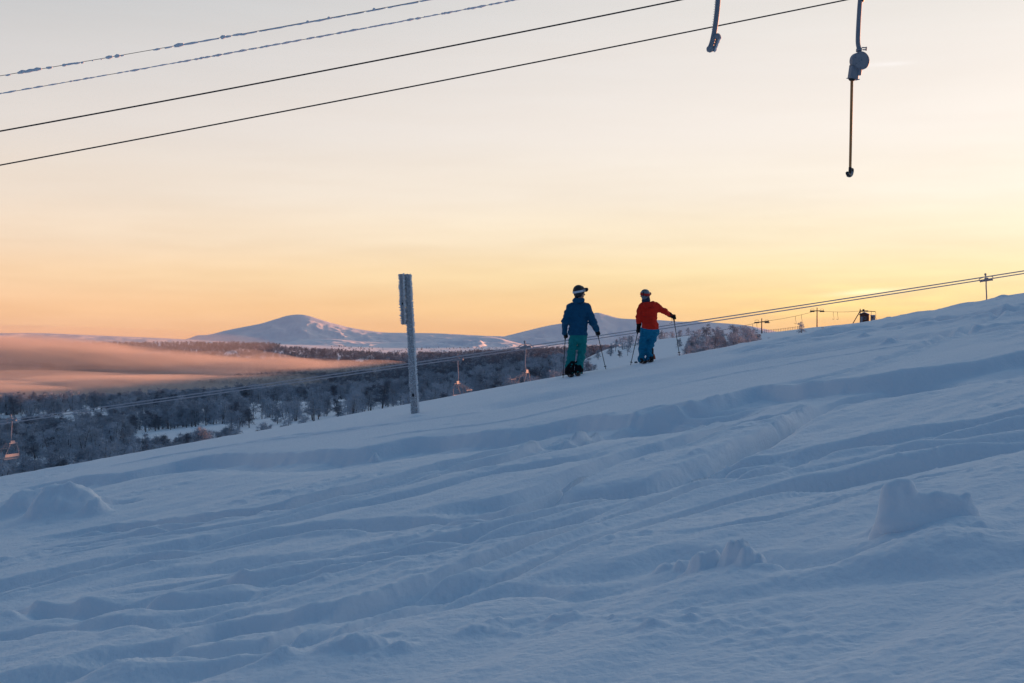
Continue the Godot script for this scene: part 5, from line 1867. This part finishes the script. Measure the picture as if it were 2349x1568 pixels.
func skier_blue() -> void:
	var d := 29.0
	var mm := d / 5338.0 / 4.24            # metres for one pixel of the close-up
	var bx := at(1310, 0, d).x             # the close-up's x 370 lies at view x 1325.8
	bx = ((2080.0 + 370.0 / 4.24) / 1.63473 - CX) / F * d
	var fy := ground(bx - 0.1, -d) + 0.02
	var o := Vector3(bx, fy, -d)
	var base_y := at(0, (1060.0 + 1487.0 / 4.24) / 1.63473, d).y - fy      # where the hems sit in view
	var p := func(zx: float, zy: float, z := 0.0) -> Vector3: return Vector3((zx - 370.0) * mm, (1487.0 - zy) * mm + base_y, z)
	var t := thing("person", "person in dark blue hooded jacket and teal ski trousers leaning on poles", "person", o)
	var face := Vector3(0.93, -0.06, -0.36).normalized()
	var hc: Vector3 = p.call(402, 165, -0.02)
	# the body underneath, one continuous figure
	var neck: Vector3 = p.call(390, 300, -0.02)
	var ls: Vector3 = p.call(228, 400, 0.0)
	var rs: Vector3 = p.call(535, 400, 0.0)
	var le: Vector3 = p.call(172, 620, 0.03)
	var re: Vector3 = p.call(608, 640, 0.03)
	var lw: Vector3 = p.call(160, 805, -0.10)
	var rw: Vector3 = p.call(680, 765, -0.12)
	var lg: Vector3 = p.call(165, 842, -0.14)
	var rg: Vector3 = p.call(692, 800, -0.17)
	var hipl: Vector3 = p.call(305, 890, 0.0)
	var hipr: Vector3 = p.call(438, 890, 0.0)
	var kl: Vector3 = p.call(266, 1160, -0.05)
	var kr: Vector3 = p.call(424, 1160, -0.05)
	var fl: Vector3 = p.call(242, 1455, 0.0)
	var fr: Vector3 = p.call(366, 1450, 0.0)
	fl.y = ground(o.x + fl.x, -d) - fy - 0.03
	fr.y = ground(o.x + fr.x, -d) - fy - 0.03
	var skin := [[p.call(375, 800), p.call(375, 480), 0.12, 0.14, 0.65], [p.call(375, 480), neck, 0.14, 0.06, 0.7], [ls.lerp(rs, 0.1), rs.lerp(ls, 0.1), 0.05, 0.05], [ls, le, 0.050, 0.042], [le, lw, 0.042, 0.032], [lw, lg, 0.03, 0.03], [rs, re, 0.050, 0.042], [re, rw, 0.042, 0.032], [rw, rg, 0.03, 0.03], [hipl, hipr, 0.07, 0.07], [hipl, kl, 0.065, 0.05], [kl, fl + Vector3(0, 0.1, 0), 0.055, 0.04], [hipr, kr, 0.065, 0.05], [kr, fr + Vector3(0, 0.1, 0), 0.055, 0.04]]
	part("body", joined([solid(skin, 0.02), head_mesh(hc, face, 1.0)]), M.skin, t)
	part("eyes", eyes(hc, face, 1.0), M.wear_black, t)
	# jacket
	var jk := [
		[p.call(370, 470, 0.0), p.call(368, 800, 0.0), 0.188, 0.186, 0.72, 0.05],
		[p.call(300, 400, 0.0), p.call(455, 400, 0.0), 0.115, 0.115, 0.8, 0.06],
		[p.call(330, 820, 0.0), p.call(412, 820, 0.0), 0.135, 0.135, 0.85, 0.05],
		[p.call(385, 400, 0.0), p.call(395, 265, -0.01), 0.105, 0.082, 0.9, 0.04],
		[ls + Vector3(0.02, 0, 0), le, 0.082, 0.070, 1.0, 0.05], [le, lw, 0.070, 0.052, 1.0, 0.03],
		[rs - Vector3(0.02, 0, 0), re, 0.084, 0.070, 1.0, 0.05], [re, rw, 0.070, 0.052, 1.0, 0.03]]
	var jacket := part("jacket", solid(jk, 0.013, 0.026, [[p.call(370, 843), Vector3(0, -1, 0)], [p.call(370, 246), Vector3(0, 1, 0)]]), M.jacket_blue, t)
	# hood lying on the back, with its rolled edge
	var hd := [[p.call(318, 292, 0.09), p.call(440, 292, 0.07), 0.045, 0.045, 1.0, 0.03], [p.call(335, 318, 0.11), p.call(428, 318, 0.10), 0.036, 0.036, 1.0, 0.03], [p.call(318, 292, 0.09), p.call(330, 262, 0.0), 0.040, 0.034, 1.0, 0.03], [p.call(440, 292, 0.07), p.call(455, 270, -0.03), 0.040, 0.034, 1.0, 0.03]]
	part("hood", solid(hd, 0.010, 0.008), M.jacket_blue, jacket)
	var seam := st_new()
	tube(seam, smooth_path([p.call(330, 322, 0.135), p.call(370, 338, 0.150), p.call(420, 330, 0.145), p.call(462, 312, 0.10)]), fill(0.004, 19), 6)
	tube(seam, smooth_path([p.call(500, 690, 0.11), p.call(508, 730, 0.105), p.call(512, 770, 0.10)]), fill(0.004, 13), 6)
	part("seam", done(seam), M.black_cloth, jacket)
	# trousers
	var tb := [
		[hipl + Vector3(0.01, 0.04, 0), hipr + Vector3(-0.01, 0.04, 0), 0.112, 0.112, 0.95, 0.03],
		[p.call(370, 820), p.call(370, 860), 0.17, 0.16, 0.75, 0.03],
		[hipl, kl, 0.100, 0.084, 1.0, 0.006], [kl, p.call(236, 1420), 0.084, 0.094, 1.0, 0.004],
		[hipr, kr, 0.100, 0.082, 1.0, 0.006], [kr, p.call(378, 1420), 0.082, 0.088, 1.0, 0.004]]
	var trousers := part("trousers", solid(tb, 0.013, 0.028, [[p.call(370, 1466), Vector3(0, -1, 0)]]), M.trouser_teal, t)
	# black guard panels on the inner calves, cut on a slant
	var gl := [[kl, p.call(236, 1420), 0.090, 0.100, 1.0, 0.03]]
	part("guard_panel", solid(gl, 0.011, 0.010, [[p.call(255, 1252), Vector3(-0.78, 0.62, 0).normalized()], [p.call(300, 1250), Vector3(0, 1, 0)], [p.call(300, 1474), Vector3(0, -1, 0)]]), M.black_cloth, trousers)
	var gr := [[kr, p.call(378, 1420), 0.088, 0.094, 1.0, 0.03]]
	part("guard_panel", solid(gr, 0.011, 0.010, [[p.call(368, 1250), Vector3(0.80, 0.60, 0).normalized()], [p.call(340, 1248), Vector3(0, 1, 0)], [p.call(340, 1474), Vector3(0, -1, 0)]]), M.black_cloth, trousers)
	part("ski_boot", boot(fl, M.wear_black), M.wear_black, t)
	part("ski_boot", boot(fr, M.wear_black), M.wear_black, t)
	# gloves on the pole handles
	var ltip: Vector3 = p.call(130, 1512, 0.12)
	var rtip: Vector3 = p.call(818, 1376, -0.05)
	ltip.y = ground(o.x + ltip.x, -d + ltip.z) - fy
	rtip.y = ground(o.x + rtip.x, -d + rtip.z) - fy
	var lt: Vector3 = p.call(178, 812, -0.15)
	var rt: Vector3 = p.call(682, 772, -0.18)
	part("glove", solid(hand_bones(lw, lt.lerp(ltip, 0.04), ltip - lt, Vector3.RIGHT), 0.007), M.black_cloth, t)
	part("glove", solid(hand_bones(rw, rt.lerp(rtip, 0.04), rtip - rt, Vector3.LEFT), 0.007), M.black_cloth, t)
	# helmet, goggles pushed up on it
	var side := face.cross(Vector3.UP).normalized()
	var hm := [[hc + Vector3(0, 0.040, 0), hc + Vector3(0, 0.045, 0) - face * 0.028, 0.113, 0.117, 1.0, 0.03], [hc - face * 0.045 + Vector3(0, 0.02, 0), hc - face * 0.05 - Vector3(0, 0.045, 0), 0.092, 0.072, 1.0, 0.03], [hc + side * 0.072 - face * 0.01, hc + side * 0.07 - Vector3(0, 0.062, 0), 0.036, 0.024, 1.0, 0.02], [hc - side * 0.072 - face * 0.01, hc - side * 0.07 - Vector3(0, 0.062, 0), 0.036, 0.024, 1.0, 0.02]]
	var helmet := part("helmet", solid(hm, 0.009, 0.0, [[hc + face * 0.045 - Vector3(0, 0.005, 0), (face * 0.86 - Vector3(0, 0.50, 0)).normalized()]]), M.helmet_black, t)
	var up_t := (Vector3.UP - face * 0.12).normalized()
	var band := ring_band(hc + Vector3(0, 0.030, 0) - face * 0.016, up_t, 0.119, 0.134, face, 0.042, 0.005, 0.35, TAU - 0.35, 0.012)
	var strap := part("goggle_strap", band, M.strap_white, helmet)
	# the dark elongated ring printed on the strap
	var mk := st_new()
	var mc := hc + Vector3(0, 0.030, 0) - face * 0.016
	var path := []
	for i in 25:
		var a := TAU * i / 24.0
		var ang := 0.98 + cos(a) * 0.26
		var fz := (face - up_t * face.dot(up_t)).normalized()
		var sd := up_t.cross(fz).normalized()
		path.append(mc + fz * cos(ang) * 0.141 + sd * -sin(ang) * 0.126 + up_t * (sin(a) * 0.011 + 0.012 * cos(ang)))
	tube(mk, path, fill(0.0034, 25), 6, false)
	part("printed_ring", done(mk), M.wear_black, strap)
	var gc := hc + face * 0.128 + Vector3(0, 0.078, 0)
	part("goggle_frame", solid([[gc - side * 0.062, gc + side * 0.062, 0.036, 0.036, 1.0, 0.02], [gc - side * 0.04 - Vector3(0, 0.012, 0), gc + side * 0.04 - Vector3(0, 0.012, 0), 0.036, 0.036, 1.0, 0.02]], 0.008, 0.0, [[gc + face * 0.02, face]]), M.helmet_black, helmet)
	part("goggle_lens", solid([[gc - side * 0.056 + face * 0.008, gc + side * 0.056 + face * 0.008, 0.030, 0.030, 1.0, 0.02]], 0.007), M.lens_red, helmet)
	# poles and skis
	ski_pole("ski pole in the blue-jacketed person's straight hanging arm, warm lit shaft", o + lt, o + ltip, false, M.dark_steel)
	ski_pole("ski pole slanting outward from the blue-jacketed person's bent arm", o + rt, o + rtip, false, M.dark_steel)
	ski("ski under the blue-jacketed person, half sunk in the snow", o + fl - Vector3(0, 0.015, 0), 0.02, -0.10, 0.16)
	ski("ski under the blue-jacketed person, half sunk in the snow", o + fr - Vector3(0, 0.015, 0), -0.03, -0.10, 0.16)

func skier_red() -> void:
	var d := 29.3
	var mm := d / 5338.0 / 5.06
	var bx := ((2340.0 + 450.0 / 5.06) / 1.63473 - CX) / F * d
	var fy := ground(bx - 0.05, -d) - 0.02
	var o := Vector3(bx, fy, -d)
	var base_y := at(0, (1070.0 + 1470.0 / 5.06) / 1.63473, d).y - fy
	var p := func(zx: float, zy: float, z := 0.0) -> Vector3: return Vector3((zx - 450.0) * mm, (1470.0 - zy) * mm + base_y, z)
	var t := thing("person", "person in bright red jacket and blue ski trousers with one arm stretched out", "person", o)
	var face := Vector3(0.42, 0.02, -0.90).normalized()
	var hc: Vector3 = p.call(412, 188, -0.02)
	var neck: Vector3 = p.call(440, 310, 0.0)
	var ls: Vector3 = p.call(312, 405, 0.0)
	var rs: Vector3 = p.call(610, 395, 0.0)
	var le: Vector3 = p.call(283, 600, 0.04)
	var re: Vector3 = p.call(770, 490, -0.05)
	var lw: Vector3 = p.call(293, 745, -0.08)
	var rw: Vector3 = p.call(888, 562, -0.16)
	var lg: Vector3 = p.call(280, 830, -0.13)
	var rg: Vector3 = p.call(965, 595, -0.22)
	var hipl: Vector3 = p.call(405, 900, 0.0)
	var hipr: Vector3 = p.call(560, 900, 0.0)
	var kl: Vector3 = p.call(355, 1190, -0.03)
	var kr: Vector3 = p.call(490, 1180, -0.03)
	var fl: Vector3 = p.call(338, 1460, 0.0)
	var fr: Vector3 = p.call(480, 1440, 0.0)
	fl.y = ground(o.x + fl.x, -d) - fy - 0.03
	fr.y = ground(o.x + fr.x, -d) - fy - 0.03
	var skin := [[p.call(488, 800), p.call(480, 520), 0.11, 0.11, 0.7], [p.call(480, 520), neck, 0.12, 0.055, 0.75], [ls.lerp(rs, 0.1), rs.lerp(ls, 0.1), 0.04, 0.04], [ls, le, 0.045, 0.038], [le, lw, 0.038, 0.03], [lw, lg, 0.028, 0.028], [rs, re, 0.045, 0.038], [re, rw, 0.038, 0.03], [rw, rg, 0.028, 0.028], [hipl, hipr, 0.07, 0.07], [hipl, kl, 0.06, 0.05], [kl, fl + Vector3(0, 0.1, 0), 0.05, 0.038], [hipr, kr, 0.06, 0.05], [kr, fr + Vector3(0, 0.1, 0), 0.05, 0.038]]
	part("body", joined([solid(skin, 0.02), head_mesh(hc, face, 0.94)]), M.skin, t)
	part("eyes", eyes(hc, face, 0.94), M.wear_black, t)
	var jk := [
		[p.call(478, 460), p.call(484, 600), 0.150, 0.142, 0.78, 0.05],
		[p.call(484, 600), p.call(496, 800), 0.142, 0.176, 0.80, 0.05],
		[p.call(380, 420), p.call(560, 415), 0.095, 0.095, 0.9, 0.06],
		[p.call(470, 420), p.call(462, 330), 0.10, 0.085, 0.9, 0.05],
		[ls + Vector3(0.02, 0, 0), le, 0.066, 0.060, 1.0, 0.05], [le, lw, 0.060, 0.048, 1.0, 0.03],
		[rs - Vector3(0.03, 0, 0), re, 0.078, 0.058, 1.0, 0.06], [re, rw, 0.058, 0.046, 1.0, 0.03]]
	var jacket := part("jacket", solid(jk, 0.012, 0.024, [[p.call(480, 848), Vector3(0.02, -1, 0).normalized()], [p.call(450, 318), Vector3(0, 1, 0)]]), M.jacket_red, t)
	part("hood", solid([[p.call(400, 372, 0.10), p.call(545, 350, 0.08), 0.042, 0.046, 1.0, 0.03], [p.call(420, 402, 0.125), p.call(535, 395, 0.115), 0.034, 0.034, 1.0, 0.03], [p.call(400, 372, 0.10), p.call(385, 345, 0.02), 0.038, 0.030, 1.0, 0.03], [p.call(545, 350, 0.08), p.call(562, 338, 0.0), 0.042, 0.032, 1.0, 0.03]], 0.010, 0.008), M.jacket_red, jacket)
	var seam := st_new()
	tube(seam, smooth_path([p.call(375, 395, 0.125), p.call(430, 438, 0.160), p.call(490, 444, 0.165), p.call(560, 425, 0.14)]), fill(0.004, 19), 6)
	tube(seam, smooth_path([p.call(352, 598, 0.06), p.call(400, 602, 0.105), p.call(480, 606, 0.120), p.call(560, 602, 0.11), p.call(618, 596, 0.05)]), fill(0.004, 25), 6)
	part("seam", done(seam), M.strap_red, jacket)
	var tb := [
		[hipl + Vector3(0.02, 0, 0), hipr - Vector3(0.02, 0, 0), 0.128, 0.130, 0.95, 0.05],
		[p.call(490, 830), p.call(485, 900), 0.155, 0.15, 0.8, 0.05],
		[hipl, kl, 0.104, 0.078, 1.0, 0.004], [kl, p.call(342, 1420), 0.078, 0.078, 1.0, 0.004],
		[hipr, kr, 0.108, 0.074, 1.0, 0.004], [kr, p.call(474, 1410), 0.078, 0.076, 1.0, 0.004]]
	part("trousers", solid(tb, 0.012, 0.032, [[p.call(400, 1462), Vector3(0.1, -1, 0).normalized()]]), M.trouser_blue, t)
	part("ski_boot", boot(fl, M.wear_black), M.wear_black, t)
	part("ski_boot", boot(fr + Vector3(0.04, 0.02, 0.0), M.wear_black), M.wear_black, t)
	part("boot_cuff", solid([[fr + Vector3(0.115, 0.10, -0.02), fr + Vector3(0.10, 0.17, -0.02), 0.022, 0.018, 1.0, 0.02]], 0.008), M.boot_orange, t)
	var ltip: Vector3 = p.call(125, 1505, 0.02)
	var rtip: Vector3 = p.call(1062, 1338, -0.05)
	ltip.y = ground(o.x + ltip.x, -d + ltip.z) - fy
	rtip.y = ground(o.x + rtip.x, -d + rtip.z) - fy
	var lt: Vector3 = p.call(292, 812, -0.14)
	var rt: Vector3 = p.call(962, 580, -0.22)
	part("glove", solid(hand_bones(lw, lt.lerp(ltip, 0.05), ltip - lt, Vector3.RIGHT), 0.007), M.black_cloth, t)
	part("glove", solid(hand_bones(rw, rt.lerp(rtip, 0.03), rtip - rt, Vector3.LEFT), 0.007), M.black_cloth, t)
	for c in [[lw, le], [rw, re]]:
		var cuff := solid([[c[0], c[0].lerp(c[1], 0.10), 0.053, 0.055, 1.0, 0.01]], 0.009)
		part("glove_cuff", cuff, M.black_cloth, t)
	# neck warmer
	part("neck_warmer", solid([[p.call(428, 300, 0.0), p.call(425, 245, -0.005), 0.080, 0.074, 0.95, 0.03], [p.call(385, 292, 0.02), p.call(450, 300, 0.04), 0.05, 0.05, 1.0, 0.03]], 0.009, 0.012), M.scarf, t)
	# grey helmet with vents and a red goggle strap
	var side := face.cross(Vector3.UP).normalized()
	var hm := [[hc + Vector3(0, 0.030, 0), hc + Vector3(0, 0.026, 0) - face * 0.028, 0.092, 0.096, 1.0, 0.03], [hc - face * 0.045 + Vector3(0, 0.0, 0), hc - face * 0.05 - Vector3(0, 0.05, 0), 0.078, 0.060, 1.0, 0.03], [hc + side * 0.066 - face * 0.01, hc + side * 0.064 - Vector3(0, 0.062, 0), 0.032, 0.022, 1.0, 0.02], [hc - side * 0.066 - face * 0.01, hc - side * 0.064 - Vector3(0, 0.062, 0), 0.032, 0.022, 1.0, 0.02]]
	var helmet := part("helmet", solid(hm, 0.008, 0.0, [[hc + face * 0.04 - Vector3(0, 0.005, 0), (face * 0.86 - Vector3(0, 0.50, 0)).normalized()]]), M.helmet_grey, t)
	var up_t := (Vector3.UP + side * 0.18 - face * 0.05).normalized()
	part("goggle_strap", ring_band(hc + Vector3(0, 0.022, 0) - face * 0.016, up_t, 0.0985, 0.113, face, 0.052, 0.005, 0.35, TAU - 0.35, 0.008), M.strap_red, helmet)
	for v in [[-0.45, 0.095, 0.5], [0.0, 0.105, 0.6], [0.45, 0.095, 0.5], [-0.5, -0.025, 0.9], [0.5, -0.025, 0.9]]:
		var dir := (-face * cos(v[0]) + side * sin(v[0]))
		var st := st_new()
		var c: Vector3 = hc - face * 0.016 + dir * (0.112 - absf(v[1]) * 0.42 if v[1] > 0.0 else 0.128) * (1.0 if v[1] > 0.0 else 0.90) + Vector3(0, v[1], 0)
		ball(st, c, Vector3(0.019, 0.009, 0.014), 10, 6)
		part("vent", done(st), M.wear_black, helmet)
	var sc := st_new()
	box(sc, hc - face * 0.130 + Vector3(0, 0.024, 0), Vector3(0.018, 0.085, 0.012), Basis(Vector3.UP, atan2(face.x, face.z)), 0.003)
	part("strap_clip", done(sc), M.wear_black, helmet)
	var gc := hc + face * 0.105 + Vector3(0, 0.028, 0)
	part("goggle_frame", solid([[gc - side * 0.056, gc + side * 0.056, 0.034, 0.034, 1.0, 0.02]], 0.008, 0.0, [[gc + face * 0.02, face]]), M.helmet_black, helmet)
	part("goggle_lens", solid([[gc - side * 0.05 + face * 0.008, gc + side * 0.05 + face * 0.008, 0.028, 0.028, 1.0, 0.02]], 0.007), M.lens_red, helmet)
	ski_pole("ski pole under the red-jacketed person's lowered hand", o + lt, o + ltip, false, M.dark_steel)
	ski_pole("ski pole with dangling strap under the red-jacketed person's outstretched hand", o + rt, o + rtip, true, M.dark_steel)
	ski("ski under the red-jacketed person, sunk in the snow", o + fl - Vector3(0, 0.015, 0), 0.02, -0.10, 0.16)
	ski("ski under the red-jacketed person, sunk in the snow", o + fr - Vector3(0, 0.015, 0), -0.03, -0.10, 0.16)
